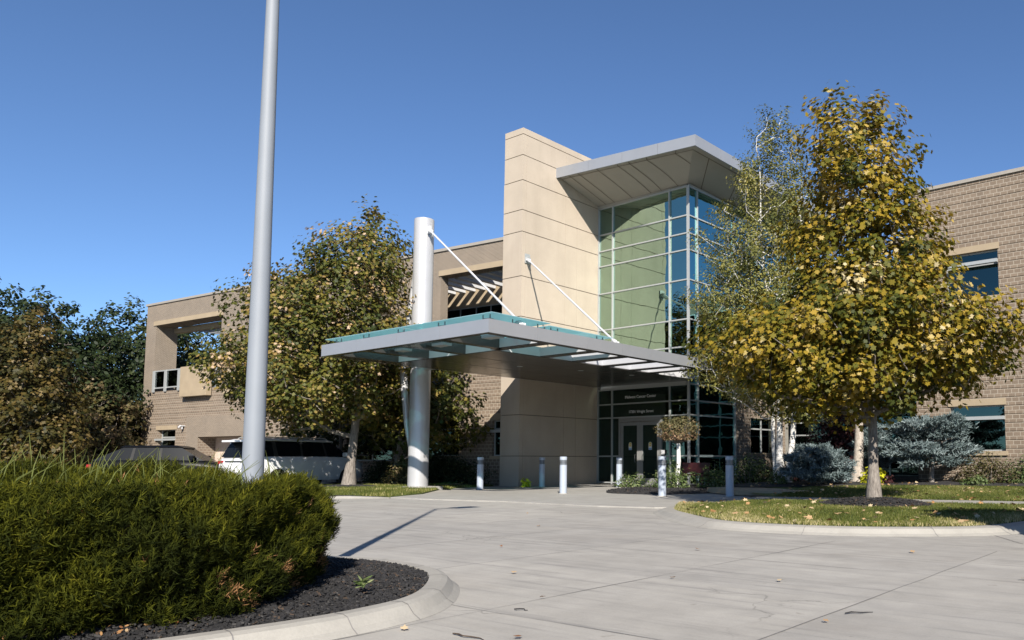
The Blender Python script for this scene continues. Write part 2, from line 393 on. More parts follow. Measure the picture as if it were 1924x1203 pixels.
def make_tree(label, cat, loc, prof, nclu, nleaf, lsize, leafmat, barkmat, trunk, seed, clr=.42, name='tree', group=None,
              tbias=.45, tspread=.22, shape=MAPLE, lean=(0, 0), inner=.35, multi=None, flat=.6, limbr=.035, lobes=.22, hue=.0, spike=.3):
    """prof: list of (z, radius, offx) measured along the crown; offx shifts the crown along screen-right"""
    rng = np.random.default_rng(seed); np.random.seed(seed)
    root = empty(name, loc, label=label, cat=cat, group=group)
    rgt = np.array([math.cos(R(-CYAW - 0)), math.sin(R(CYAW)), 0])
    zs = np.array([p[0] for p in prof]); rs = np.array([p[1] for p in prof]); ox = np.array([p[2] for p in prof])
    zz = np.linspace(zs[0], zs[-1], 200); rr = np.interp(zz, zs, rs); w = rr ** 1.7 + .05
    # cluster centres
    C = []; tries = 0
    ph = rng.uniform(0, 6.28, 6)
    while len(C) < nclu and tries < nclu * 60:
        tries += 1
        z = rng.choice(zz, p=w / w.sum()); r0 = np.interp(z, zs, rs); a = rng.uniform(0, 2 * math.pi)
        lob = 1 + lobes * (math.sin(3 * a + ph[0] + z * 1.3) * .5 + math.sin(5 * a + ph[1] - z * 2.1) * .35 + math.sin(2 * a + ph[2] + z * 2.7) * .5)
        q = inner + (1 - inner) * rng.uniform() ** .55
        p = np.array([math.cos(a), math.sin(a), 0]) * r0 * q * lob + rgt * np.interp(z, zs, ox) + np.array([0, 0, z + rng.normal() * .1])
        if all((abs(p - c) ** 2).sum() > (clr * rng.uniform(.6, 1.1)) ** 2 for c in C[-400:]): C.append(p)
    C = np.array(C)
    # trunk and limbs
    tz, tr = trunk  # trunk height (to top leader), base radius
    stems = multi or [((0, 0), (ox[-1] * rgt[0], ox[-1] * rgt[1]), tz, tr)]
    tm = MB(); axis = []
    for (b0, top, h, r0) in stems:
        pts = []; rad = []
        for k in range(12):
            f = k / 11; wob = (.16 if multi else .06) * math.sin(f * 7 + b0[0] * 5) * f * (1 - f) * 4
            pts.append((b0[0] + (top[0] - b0[0]) * f ** 1.2 + wob + lean[0] * f, b0[1] + (top[1] - b0[1]) * f ** 1.2 + wob * .6 + lean[1] * f, h * f))
            fl = 1 + .55 * max(0, 1 - f * 11) ** 2
            rad.append(max(.012, r0 * (1 - f * .93) * fl))
        tm.tube(pts, rad, 12); axis.append((np.array(pts), np.array(rad)))
    bm_ = tm
    NP = []; PAR = []; AX = []
    for ax, rad in axis:
        for t_ in np.linspace(.12, 1, 26):
            z_ = t_ * ax[-1, 2]
            if z_ < zs[0] * .62: continue
            NP.append(np.array([np.interp(z_, ax[:, 2], ax[:, k_]) for k_ in range(3)])); PAR.append(-1); AX.append(float(np.interp(z_, ax[:, 2], rad)))
    def axd(p): return min(math.hypot(p[0] - np.interp(p[2], a_[0][:, 2], a_[0][:, 0]), p[1] - np.interp(p[2], a_[0][:, 2], a_[0][:, 1])) for a_ in axis)
    cd = np.array([axd(c) for c in C])
    for ci in np.argsort(cd):
        c = C[ci]; A_n = np.array(NP); d_ = np.linalg.norm(A_n - c, axis=1)
        dz_ = c[2] - A_n[:, 2]; hz_ = np.linalg.norm(A_n[:, :2] - c[:2], axis=1)
        cost = d_ + 1.6 * np.maximum(0, .45 * hz_ - dz_) + np.array([.0 if p_ >= 0 else .25 for p_ in PAR])
        b_i = int(np.argmin(cost)); p0_ = NP[b_i]
        mid = p0_ * .5 + c * .5 + np.array([0, 0, -.05 * d_[b_i]]) + rng.normal(size=3) * .07 * d_[b_i]
        NP.append(mid); PAR.append(b_i); NP.append(c); PAR.append(len(NP) - 2)
    cnt = [1] * len(NP)
    for k_ in range(len(NP) - 1, -1, -1):
        if PAR[k_] >= 0: cnt[PAR[k_]] += cnt[k_]
    rr_n = [min(limbr * 2.2, .0052 * math.sqrt(c_)) for c_ in cnt]
    for k_ in range(len(NP)):
        if PAR[k_] >= 0:
            pr_ = PAR[k_]; r0_ = rr_n[k_] if PAR[pr_] < 0 else min(rr_n[pr_], rr_n[k_] * 1.3)
            bm_.tube([NP[pr_], NP[k_]], [r0_, rr_n[k_]], 5, caps=False)
    smooth_by_angle(bm_.build('trunk', barkmat, root), 70)
    # leaves
    n = len(C); cen = np.repeat(C, nleaf, 0)
    out = C.copy(); out[:, 0] -= np.interp(C[:, 2], zs, ox) * rgt[0]; out[:, 1] -= np.interp(C[:, 2], zs, ox) * rgt[1]; out[:, 2] = .35
    out /= np.linalg.norm(out, axis=1, keepdims=True); outr = np.repeat(out, nleaf, 0)
    off = rng.normal(size=(n * nleaf, 3)) * np.array([1, 1, flat]); off /= np.linalg.norm(off, axis=1, keepdims=True)
    cr = np.repeat(rng.uniform(.22, .42, n) * clr / .42, nleaf)
    P = cen + off * (cr * rng.uniform(.25, 1, n * nleaf) ** .6)[:, None]
    along = ((P - cen) * outr).sum(1); P = P + outr * (along * spike)[:, None] + np.array([0, 0, 1]) * np.maximum(along, 0)[:, None] * spike * .6
    N = off * .55 + outr * .45 + np.array([0, 0, .55]) + rng.normal(size=(n * nleaf, 3)) * .38
    ti = np.repeat(rng.normal(tbias, tspread * .6, n), nleaf) + rng.normal(0, tspread * .6, n * nleaf)
    hz = (P[:, 2] - zs[0]) / (zs[-1] - zs[0]); ti = ti + hue * (hz - .5)
    ti = np.minimum(ti, np.where(rng.uniform(size=len(ti)) < .995, .955, 1.))
    up = off + rng.normal(size=P.shape) * .4
    leaves('crown', P, N, lsize * rng.uniform(.7, 1.25, n * nleaf), ti, shape, leafmat, root, updir=up)
    return root

def shrub(label, cat, loc, rx, ry, h, leafmat, n, ls, seed, name='shrub', group=None, shape=OVAL, z0=.03, lump=.25, tb=.5, stem=M['bark'], nst=7, shell=.45, up=.6):
    rng = np.random.default_rng(seed); np.random.seed(seed)
    root = empty(name, loc, label=label, cat=cat, group=group)
    nl = 26
    lc = rng.normal(size=(nl, 3)); lc /= np.linalg.norm(lc, axis=1, keepdims=True); lc[:, 2] = np.abs(lc[:, 2])
    lc *= rng.uniform(.35, .85, nl)[:, None]
    k = rng.integers(0, nl, n)
    d = rng.normal(size=(n, 3)); d /= np.linalg.norm(d, axis=1, keepdims=True)
    P = lc[k] + d * (rng.uniform(.3, 1, n) ** .5 * (.34 + lump * .3))[:, None]
    P[:, 2] = np.where(P[:, 2] < 0, -P[:, 2] * .3, P[:, 2]) * .8
    P = P * np.array([rx, ry, h]); P[:, 2] += z0
    N = d + np.array([0, 0, up]) + rng.normal(size=(n, 3)) * .4
    ti = tb + (rng.normal(0, .12, nl))[k] + rng.normal(0, .16, n)
    m = MB()
    for i in range(nst):
        e = lc[i] * np.array([rx, ry, h]) * 1.05
        m.tube([(e[0] * .15, e[1] * .15, -.03), (e[0] * .5, e[1] * .5, e[2] * .5), (e[0], e[1], e[2])], [.018, .012, .004], 5)
    m.build('stems', stem, root)
    leaves('foliage', P, N, ls * rng.uniform(.7, 1.3, n), ti, shape, leafmat, root)
    return root
# ================================================================== SETTING
S = lambda o: tag(o, kind='structure')
m = MB(); m.quad((-400, -300, -.06), (400, -300, -.06), (400, 500, -.06), (-400, 500, -.06)); S(m.build('ground', M['lawn']))
m = MB(); m.quad((-75, -60, 0), (60, -60, 0), (60, 20.0, 0), (-75, 20.0, 0)); S(m.build('driveway', M['drive']))
# saw-cut joints of the drive
m = MB(); rj = random.Random(3)
def jline(mb, a, b, w=.009, z=.004, wob=.008):
    a = Vector((*a, z)); b = Vector((*b, z)); d = b - a; L = d.length; t = d / L; nn_ = Vector((-t.y, t.x, 0)); n = max(2, int(L / .5))
    pr = None
    for i in range(n + 1):
        p = a + t * L * i / n + nn_ * rj.uniform(-wob, wob); ww = w * rj.uniform(.35, 1.1)
        q = (p - nn_ * ww / 2, p + nn_ * ww / 2)
        if pr: mb.quad(pr[0], q[0], q[1], pr[1])
        pr = q
for x in (-2.2, -4.1, -6.0, -7.9, -9.8, -11.7, -13.6, -15.5): jline(m, (x, -3), (x, 12.6 if x < -9 else 9.3))
for y in (3.6, 9.65): jline(m, (-18, y), (8, y))
jline(m, (-11, 7.0), (8, 7.1)); jline(m, (-7.5, .8), (8, .8))
jline(m, (-3.2, 12.1), (-2.12, 10.3), .014, wob=.04)
S(m.build('driveway_joints', M['joint']))

# entrance plaza and walks
PLAZA = [(-18.3, 12.72), (-17.0, 12.70), (-14.2, 13.15), (-11.2, 13.02), (-9.9, 13.3), (-8.9, 14.3), (-8.6, 16.3), (-9.2, 17.3), (-12.5, 20.4), (-12.9, 25.2), (-24, 25.2), (-24, 20.6), (-22.9, 18.6), (-20.0, 16.0)]
m = MB(); m.prism(PLAZA, -.02, .028); S(m.build('plaza_pavement', M['walk']))
m = MB()
for a, b in (((-20, 16.0), (-9.0, 16.4)), ((-21.6, 18.8), (-13, 19.2)), ((-16.5, 12.75), (-16.6, 25)), ((-13.9, 13.15), (-14.1, 18)), ((-19.5, 15.2), (-19.6, 25))): jline(m, a, b, .012, .0325, .002)
S(m.build('plaza_joints', M['joint']))

def ring_strip(mb, inner, outer, prof, closed=False):
    """kerb: loft a profile between two matching polylines. prof = [(t, z)] t=0 inner .. 1 outer"""
    n = len(inner)
    rows = [[(inner[i][0] * (1 - t) + outer[i][0] * t, inner[i][1] * (1 - t) + outer[i][1] * t, z) for t, z in prof] for i in range(n)]
    b = []
    for i in range(n if closed else n - 1):
        r0, r1 = rows[i], rows[(i + 1) % n]
        for k in range(len(prof) - 1): mb.quad(r0[k], r1[k], r1[k + 1], r0[k + 1])
def dense(pts, n, closed=False):
    """Catmull-Rom resample"""
    P = [np.array(p, float) for p in pts]; out = []
    m_ = len(P); rng_ = range(m_ if closed else m_ - 1)
    for i in rng_:
        p0 = P[(i - 1) % m_] if closed or i > 0 else P[0]; p1 = P[i]; p2 = P[(i + 1) % m_]; p3 = P[(i + 2) % m_] if closed or i + 2 < m_ else P[-1]
        for k in range(n):
            t = k / n; out.append(tuple(.5 * ((2 * p1) + (-p0 + p2) * t + (2 * p0 - 5 * p1 + 4 * p2 - p3) * t * t + (-p0 + 3 * p1 - 3 * p2 + p3) * t ** 3)))
    if not closed: out.append(tuple(P[-1]))
    return out
def offset(pts, d, closed=False):
    out = []; n = len(pts)
    for i in range(n):
        a = pts[(i - 1) % n] if closed or i > 0 else pts[i]; b = pts[(i + 1) % n] if closed or i < n - 1 else pts[i]
        t = np.array(b) - np.array(a); t /= np.linalg.norm(t) + 1e-9; out.append((pts[i][0] + t[1] * d, pts[i][1] - t[0] * d))
    return out
KP = [(0, .07), (.03, .100), (.42, .102), (.60, .088), (.80, .032), (.95, .009), (1, .0015)]

# left island (juniper bed)
ISL = dense([(-4.95, -3.2), (-4.75, -.6), (-4.55, 1.1), (-4.44, 1.8), (-4.36, 2.43), (-4.38, 2.85), (-4.48, 3.23), (-4.75, 3.59), (-5.23, 4.0), (-5.68, 4.19), (-6.22, 4.25), (-6.78, 4.15), (-7.7, 3.6), (-8.6, 2.2), (-9.6, .2), (-10.3, -3.2)], 8)
m = MB(); m.prism(ISL, -.01, .075)
S(m.build('island_soil', M['mulch']))
m = MB(); out = offset(ISL, .24); ring_strip(m, ISL, out, KP); S(smooth_by_angle(m.build('island_kerb', M['kerb']), 60))
def height_patch(name, poly, zf, mat, step=.12, noise_a=.02, seed=1):
    """bumpy ground patch clipped to a polygon"""
    from mathutils.geometry import delaunay_2d_cdt
    xs = [p[0] for p in poly]; ys = [p[1] for p in poly]; rg = random.Random(seed)
    pts = [Vector(p[:2]) for p in poly]; n = len(pts); edges = [(i, (i + 1) % n) for i in range(n)]
    x = min(xs)
    def inside(px, py):
        c = False; j = n - 1
        for i in range(n):
            if ((pts[i].y > py) != (pts[j].y > py)) and (px < (pts[j].x - pts[i].x) * (py - pts[i].y) / (pts[j].y - pts[i].y) + pts[i].x): c = not c
            j = i
        return c
    allp = list(pts)
    nx = int((max(xs) - min(xs)) / step); ny = int((max(ys) - min(ys)) / step)
    for i in range(nx):
        for j in range(ny):
            px = min(xs) + (i + .5 + rg.uniform(-.3, .3)) * step; py = min(ys) + (j + .5 + rg.uniform(-.3, .3)) * step
            if inside(px, py): allp.append(Vector((px, py)))
    r_ = delaunay_2d_cdt(allp, edges, [list(range(n))], 1, 1e-5)
    V = [(p.x, p.y, zf(p.x, p.y) + (rg.uniform(-1, 1) * noise_a if k >= n else 0)) for k, p in enumerate(r_[0])]
    mb = MB(); mb.add(V, r_[2]); return smooth_by_angle(mb.build(name, mat), 180)
ISLM = dense([(-4.75, -.6), (-4.55, 1.1), (-4.44, 1.8), (-4.36, 2.43), (-4.38, 2.85), (-4.48, 3.23), (-4.75, 3.59), (-5.23, 4.0), (-5.68, 4.19), (-6.22, 4.25), (-6.78, 4.15), (-7.7, 3.6), (-7.0, 1.5), (-6.6, -.6)], 5, True)
def isl_z(x, y):
    d = min(math.hypot(x - p[0], y - p[1]) for p in ISL); return .085 + min(d, .6) * .12
S(height_patch('island_mulch', ISLM, isl_z, M['mulch'], .07, .014))
def chips(name, pts, zf, n, seed, ls=(.015, .05), mats=None, parent=None):
    rg = random.Random(seed); mb = MB(); P = []
    xs = [p[0] for p in pts]; ys = [p[1] for p in pts]; k = len(pts)
    while len(P) < n:
        x = rg.uniform(min(xs), max(xs)); y = rg.uniform(min(ys), max(ys)); c = False; j = k - 1
        for i in range(k):
            if ((pts[i][1] > y) != (pts[j][1] > y)) and (x < (pts[j][0] - pts[i][0]) * (y - pts[i][1]) / (pts[j][1] - pts[i][1]) + pts[i][0]): c = not c
            j = i
        if c: P.append((x, y))
    mi = []
    for x, y in P:
        l = rg.uniform(*ls); w = l * rg.uniform(.25, .6); a = rg.uniform(0, 6.28); t = rg.uniform(-.5, .5); z = zf(x, y) + .008
        ca, sa = math.cos(a), math.sin(a); h = l * math.sin(t) * .5; hh = rg.uniform(.003, .01)
        V = []
        for sx, sy in ((-1, -1), (1, -1), (1, 1), (-1, 1)):
            V.append((x + ca * sx * l / 2 - sa * sy * w / 2, y + sa * sx * l / 2 + ca * sy * w / 2, z + h * sx))
        V += [(v[0], v[1], v[2] + hh) for v in V]
        mb.add(V, [(4, 5, 6, 7), (0, 1, 5, 4), (1, 2, 6, 5), (2, 3, 7, 6), (3, 0, 4, 7)], rg.choices(range(3), (84, 11, 5))[0])
    return mb.build(name, mats or [M['chip'], M['chip2'], M['chip3']])
M['chip'] = simple('mulch_chip', (.018, .017, .018), .85, var=.4, vs=9)
M['chip2'] = simple('mulch_chip_grey', (.05, .047, .045), .85, var=.4, vs=9)
M['chip3'] = simple('mulch_chip_brown', (.07, .045, .028), .85, var=.4, vs=9)
tag(chips('mulch_chips', [p for p in ISLM if p[0] > -6.9], isl_z, 22000, 5, (.008, .03)), 'black shredded bark chips covering the kerbed island bed', 'mulch', kind='stuff')

# right lawn
def lz(x, y):
    z = .095
    if y > 17.5: z += .255 * min(1, (y - 17.5) / 8.5)
    return z
LWF = [(-10.3, 14.8), (-9.55, 13.6), (-8.65, 12.3), (-7.29, 10.96), (-6.07, 10.2), (-4.53, 10.31), (-3.4, 11.04), (-2.92, 11.68), (-2.67, 12.76), (-2.5, 14.4), (-2.4, 16), (-2.3, 18)]
front = dense(LWF, 8)
front_out = []
o_ = offset(front, .42)
for i, (p, q) in enumerate(zip(front, o_)):
    f = i / len(front); k = 1.0
    if f < .16: k = .15 + .85 * f / .16
    front_out.append((p[0] + (q[0] - p[0]) * k, p[1] + (q[1] - p[1]) * k))
m = MB()
# kerb height fades to flush at the plaza end (dropped kerb)
rows = []
for i, (p, q) in enumerate(zip(front, front_out)):
    f = min(1, max(0, (i - 4) / 18)); rows.append([(p[0] * (1 - t) + q[0] * t, p[1] * (1 - t) + q[1] * t, max(.0015, z * (.25 + .75 * f)) if t < 1 else .0015) for t, z in KP])
for i in range(len(rows) - 1):
    for k in range(len(KP) - 1): m.quad(rows[i][k], rows[i + 1][k], rows[i + 1][k + 1], rows[i][k + 1])
# fine joints of the kerb are cut through the profile
S(smooth_by_angle(m.build('lawn_kerb', M['kerb']), 60))
lawn_poly = front + [(6, 18.2), (14, 26.5), (-8.7, 26.6), (-9.2, 33.8), (-16.9, 33.8), (-16.9, 25.5), (-12.9, 25.2), (-12.6, 20.6), (-9.3, 17.5), (-8.8, 16.3), (-9.1, 14.6)]
def lz2(x, y):
    d = min(math.hypot(x - p[0], y - p[1]) for p in front[::3]); z = lz(x, y)
    ed = min(1, max(0, (min(math.hypot(x - p[0], y - p[1]) for p in front[:22:3])) / 1.2)) if x < -7.5 and y < 15.5 else 1
    return (z if d > .4 else z + .01) * (.35 + .65 * ed)
S(height_patch('lawn', lawn_poly, lambda x, y: lz2(x, y) - .012, M['lawn'], .45, .012, 4))
# concrete walk through the lawn
WK = [(-9.7, 16.35), (-9.1, 16.2), (-3.4, 17.55), (3, 19.1), (3, 20.2), (-3.8, 18.62), (-8.7, 17.55), (-9.6, 17.3)]
m = MB(); m.prism([(p[0], p[1]) for p in WK], .02, .115); S(m.build('lawn_path', M['walk']))
m = MB(); m.prism([(-12.9, 20.0), (-11.2, 18.9), (-9.8, 18.9), (-9.4, 19.7), (-10.9, 20.6), (-12.6, 21.4)], .05, .195); S(m.build('stepping_slab', M['cream']))

# left lawn strip with its kerb
LL = [(-26.5, 6.0), (-22.6, 8.9), (-20.4, 10.6), (-19.05, 11.9), (-18.35, 12.75), (-19.6, 14.7), (-22.0, 17.2), (-22.9, 20.5), (-30.5, 20.2), (-27.2, 14.0), (-27.8, 9)]
EE = dense([(-18.35, 12.75), (-19.6, 14.7), (-22.0, 17.2), (-22.9, 20.5)], 5)
llz = lambda x, y: .036 + .064 * min(1, min(math.hypot(x - p[0], y - p[1]) for p in EE) / 1.3)
S(height_patch('left_lawn', LL, llz, M['lawn'], .5, .008, 8))
m = MB(); m.prism(LL, -.02, .030); S(m.build('left_lawn_base', M['lawn']))
lf = dense(LL[:5], 6); m = MB(); lo_ = offset(lf, .38)
rows = []
for i, (p, q) in enumerate(zip(lf, lo_)):
    f = min(1, (len(lf) - 1 - i) / 6); rows.append([(p[0] * (1 - t) + q[0] * t, p[1] * (1 - t) + q[1] * t, max(.0015, z * .75 * (.25 + .75 * f)) if t < 1 else .0015) for t, z in KP])
for i in range(len(rows) - 1):
    for k in range(len(KP) - 1): m.quad(rows[i][k], rows[i + 1][k], rows[i + 1][k + 1], rows[i][k + 1])
S(smooth_by_angle(m.build('left_kerb', M['kerb']), 60))

KJ = MB()
def kerb_joint(p, q, prof, w=.007):
    d = Vector((q[0] - p[0], q[1] - p[1], 0)).normalized(); n_ = Vector((-d.y, d.x, 0)) * w / 2; L = []
    for t, z in prof: L.append(Vector((p[0] * (1 - t) + q[0] * t, p[1] * (1 - t) + q[1] * t, z + .003)))
    for a, b in zip(L[:-1], L[1:]): KJ.quad(a - n_, b - n_, b + n_, a + n_)
isl_out = offset(ISL, .24)
for k_ in range(9, len(ISL) - 30, 9): kerb_joint(ISL[k_], isl_out[k_], KP)
for k_ in (30, 38, 47, 56, 66): kerb_joint(front[k_], front_out[k_], KP)
S(KJ.build('kerb_joints', M['joint']))
# mulch beds
def bed(name, poly, zf, seed, n, step=.22):
    S(height_patch(name, poly, zf, M['mulch'], step, .015, seed))
    return poly
RB_ = dense([(-15.46, 18.35), (-14.6, 18.05), (-13.4, 18.3), (-12.75, 19.6), (-12.9, 22), (-13.1, 25.1), (-17.0, 25.1), (-17.9, 24.3), (-17.6, 22.6), (-16.8, 20.2)], 4, True)
def rz_(x, y):
    d = min(math.hypot(x - p[0], y - p[1]) for p in RB_); return .034 + min(d, .5) * .1
bed('rose_bed', RB_, rz_, 11, 0)
RW = dense([(-13.0, 20.9), (-11.0, 21.2), (-9.0, 22.9), (-6.8, 23.4), (-4.5, 23.6), (0, 24.2), (0, 26.5), (-8.6, 26.6), (-9.3, 33.6), (-16.6, 33.6), (-16.9, 25.4), (-13.1, 25.3)], 3, True)
bed('wall_bed', RW, lambda x, y: lz(x, y) + .02, 12, 0, .35)
MC = (-6.11, 15.83)
ring = [(MC[0] + 1.22 * math.cos(a) * (1 + .06 * math.sin(3 * a)), MC[1] + 1.1 * math.sin(a)) for a in np.linspace(0, 2 * math.pi, 28, endpoint=False)]
bed('tree_ring_mulch', ring, lambda x, y: .088 + .15 * max(0, 1 - (math.hypot(x - MC[0], y - MC[1]) / 1.2) ** 2), 13, 0, .11)
TL = (-24.65, 15.46)
ring2 = [(TL[0] + 1.3 * math.cos(a), TL[1] + 1.2 * math.sin(a)) for a in np.linspace(0, 2 * math.pi, 24, endpoint=False)]
bed('left_tree_mulch', ring2, lambda x, y: .095 + .09 * max(0, 1 - (math.hypot(x - TL[0], y - TL[1]) / 1.2) ** 2), 14, 0, .15)
bed('hedge_bed', [(-30, 17.6), (-25.5, 17.0), (-23.2, 18.2), (-22.95, 20.6), (-28, 20.4), (-30, 20.2)], lambda x, y: .125, 15, 0, .3)
tag(chips('tree_ring_chips', ring, lambda x, y: .09 + .15 * max(0, 1 - (math.hypot(x - MC[0], y - MC[1]) / 1.2) ** 2), 1800, 6, (.03, .08)), 'dark wood chips mounded round the maple trunk on the lawn', 'mulch', kind='stuff')
tag(chips('rose_bed_chips', RB_, rz_, 1800, 16, (.03, .09)), 'dark wood chips of the rose bed in front of the entrance', 'mulch', kind='stuff')

# grass blades (stuff)
def grass(name, poly, zf, n, seed, h, label, avoid=(), near=None):
    rng = np.random.default_rng(seed); np.random.seed(seed)
    poly = np.array([p[:2] for p in poly]); lo, hi = poly.min(0), poly.max(0); P = []
    tot = 0; K = len(poly); out_ = np.zeros((0, 2))
    while len(out_) < n:
        q = rng.uniform(lo, hi, (n, 2)); c = np.zeros(n, bool); j = K - 1
        for i in range(K):
            yi, yj, xi, xj = poly[i, 1], poly[j, 1], poly[i, 0], poly[j, 0]
            t = ((yi > q[:, 1]) != (yj > q[:, 1])) & (q[:, 0] < (xj - xi) * (q[:, 1] - yi) / (yj - yi + 1e-12) + xi); c ^= t; j = i
        for f in avoid: c &= ~f(q)
        out_ = np.vstack([out_, q[c]])
    q = out_[:n]; z = np.array([zf(x, y) for x, y in q])
    C = np.column_stack([q, z - .005]); up = np.column_stack([rng.normal(0, .45, n), rng.normal(0, .45, n), np.ones(n)])
    N = rng.normal(size=(n, 3)); N[:, 2] *= .2
    pat = np.sin(q[:, 0] * 1.7 + 1.3 * np.sin(q[:, 1] * 1.1)) * .1 + np.sin(q[:, 0] * 5 + q[:, 1] * 3.1) * .07
    ti = .46 + pat * 1.3 + rng.normal(0, .19, n)
    if near is not None:
        d = np.min([np.hypot(q[:, 0] - p[0], q[:, 1] - p[1]) for p in near[::2]], 0); ti += .62 * np.clip(1 - d / 1.0, 0, 1) * rng.uniform(.1, 1, n)
    o = leaves(name, C, N, h * rng.uniform(.6, 1.5, n), ti, [(-.14, 0), (.14, 0), (.05, .7), (0, 1)], M['blade'], updir=up)
    tag(o, label, 'grass', kind='stuff'); return o
inW = lambda q: (q[:, 1] > 16.15 + (q[:, 0] + 9.1) * .237) & (q[:, 1] < 17.6 + (q[:, 0] + 8.7) * .22)
inR = lambda q: (((q[:, 0] - MC[0]) / 1.17) ** 2 + ((q[:, 1] - MC[1]) / 1.05) ** 2) < 1
LW1 = front + [(-2.1, 18.0), (-2, 23.4), (-4.5, 23.5), (-6.8, 23.3), (-9.0, 22.8), (-10.2, 21.4), (-9.9, 19.2), (-9.3, 17.5), (-8.8, 16.3), (-9.1, 14.6)]
grass('lawn_grass', LW1, lz2, 170000, 21, .045, 'short green lawn with straw coloured edge behind the curved kerb', (inW, inR), front)
grass('left_lawn_grass', [p for p in LL[2:8]] + [(-26, 20), (-26.5, 14), (-22, 9.5)], llz, 30000, 22, .07, 'grass strip beside the large white column', (lambda q: ((q[:, 0] - TL[0]) ** 2 + (q[:, 1] - TL[1]) ** 2) < 1.4,))
# ================================================================== BUILDINGS
def window_unit(parent, u0, u1, z0, z1, y, bars_z=(), bars_u=(), fw=.045, glass='glassdark', shade=None, mm='mull'):
    w = MB()
    w.box(u0, u0 + fw, y, y + .08, z0, z1); w.box(u1 - fw, u1, y, y + .08, z0, z1)
    w.box(u0 + fw, u1 - fw, y + .002, y + .078, z0, z0 + fw); w.box(u0 + fw, u1 - fw, y + .002, y + .078, z1 - fw, z1)
    for z in bars_z: w.box(u0 + fw, u1 - fw, y + .004, y + .076, z - .035, z + .035)
    for u in bars_u: w.box(u - .025, u + .025, y + .006, y + .074, z0 + fw, z1 - fw)
    fr = w.build('window', M[mm], parent)
    g = MB(); g.box(u0 + fw, u1 - fw, y + .035, y + .047, z0 + fw, z1 - fw); g.build('pane', M[glass], fr)
    if shade is not None:
        s_ = MB(); s_.box(u0 - .08, u1 + .02, y - .36, y - .22, shade - .05, shade + .06); s_.build('sunshade', M['mull'], fr)
    return fr

# ---- left brick wing.  local frame: x to the right, y into the building, origin at the right end
A_ = R(6.3)
LBO = (-22.86, 21.2, 0)
lb = empty('brick_building', LBO, A_, label='two storey brown brick wing with roofed open terraces, left of the tall cream wall', cat='building')
opsL = [(-3.9, 0.0, 4.87, 8.80, .42), (-26.25, -19.84, 4.87, 8.65, .95), (-.88, -.02, 1.19, 2.6), (-25.54, -23.72, 1.0, 2.70),
        (-21.5, -17.6, .0, 2.24, 1.1), (-11.15, -9.85, 1.0, 2.25), (-9.6, -6.6, 1.0, 2.6), (-4.9, -2.7, 1.2, 2.7), (-16.9, -12.0, 4.9, 8.65)]
SM = (-22.6, -17.2, 0, 3.35)
m = MB(); facade(m, -27.28, 0, 0, 4.87, [o for o in opsL if o[2] < 3], .35, [(0.2, 4.8)])
lw = m.build('lower_wall', M['brick'], lb)
m = MB(); facade(m, -27.28, 0, 4.87, 9.86, [o for o in opsL if o[2] > 3], .42)
# end wall (left side), roof body
m.quad((-27.28, 14, 0), (-27.28, 1.2, 0), (-27.28, 1.2, 4.87), (-27.28, 14, 4.87)); m.quad((-27.28, 1.2, 0), (-27.28, 0, 0), (-27.28, 0, 9.86), (-27.28, 1.2, 9.86))
m.quad((0, 0, 0), (0, 12, 0), (0, 12, 9.86), (0, 0, 9.86))
m.quad((-27.28, 0, 9.86), (0, 0, 9.86), (0, .95, 9.86), (-27.28, .95, 9.86))
m.box(-19.84, -19.2, .95, 5.5, 4.87, 9.8); m.box(-27.26, -26.25, .951, 1.2, 4.87, 9.7)
# rear face of the parapet over the open terrace
m.box(-26.25, -19.84, .45, .951, 8.66, 9.8)
m.build('upper_wall', M['brick_s'], lb)
m = MB(); m.box(-27.36, .0, -.06, 1.02, 9.862, 9.98); m.build('coping', M['coping'], lb)
m = MB(); m.box(-22.6, -21.52, -.045, .3, 0, 3.35); m.box(-21.52, -17.2, -.045, .3, 2.26, 3.35); m.box(-17.58, -17.2, -.045, .3, 0, 2.26)
m.build('garage_surround', M['brick_s'], lb)
m = MB(); m.box(-21.5, -17.6, .95, 1.0, 0, 2.24)
for i in range(1, 4): m.box(-21.5, -17.6, .935, .95, i * .56 - .012, i * .56 + .002)
m.build('garage_door', simple('peach_door', (.62, .50, .42), .6), lb)
m = MB(); m.box(-26.45, -19.7, -.05, .5, 8.652, 8.90); m.build('lintel', M['cream'], lb)
m = MB(); m.box(-4.0, .0, -.05, .4, 8.802, 9.03); m.build('lintel', M['cream'], lb)
m = MB(); m.box(-25.66, -23.6, -.03, .2, 2.702, 2.93); m.build('lintel', M['cream'], lb)
each('lintel', M['cream'], lb, [(-1.0, .0, -.03, .2, 2.602, 2.86)]); each('sill', M['cream'], lb, [(-.98, 0, -.04, .2, 1.06, 1.188)])
m = MB(); m.box(-17.0, -11.9, -.05, .5, 8.652, 8.90); m.build('lintel', M['cream'], lb)
window_unit(lb, -25.54, -23.72, 1.0, 2.70, .25, (2.3,), (), shade=2.16)
window_unit(lb, -.88, -.0, 1.19, 2.6, .12, (2.26,), (), shade=2.16)
window_unit(lb, -11.15, -9.85, 1.0, 2.25, .2, (2.0,)); window_unit(lb, -9.6, -6.6, 1.0, 2.6, .2, (2.2,), (-8.1,)); window_unit(lb, -4.9, -2.7, 1.2, 2.7, .2, (2.3,), (-3.8,))
window_unit(lb, -16.9, -12.0, 4.9, 8.65, 1.6, (7.6,), (-15.3, -13.6))
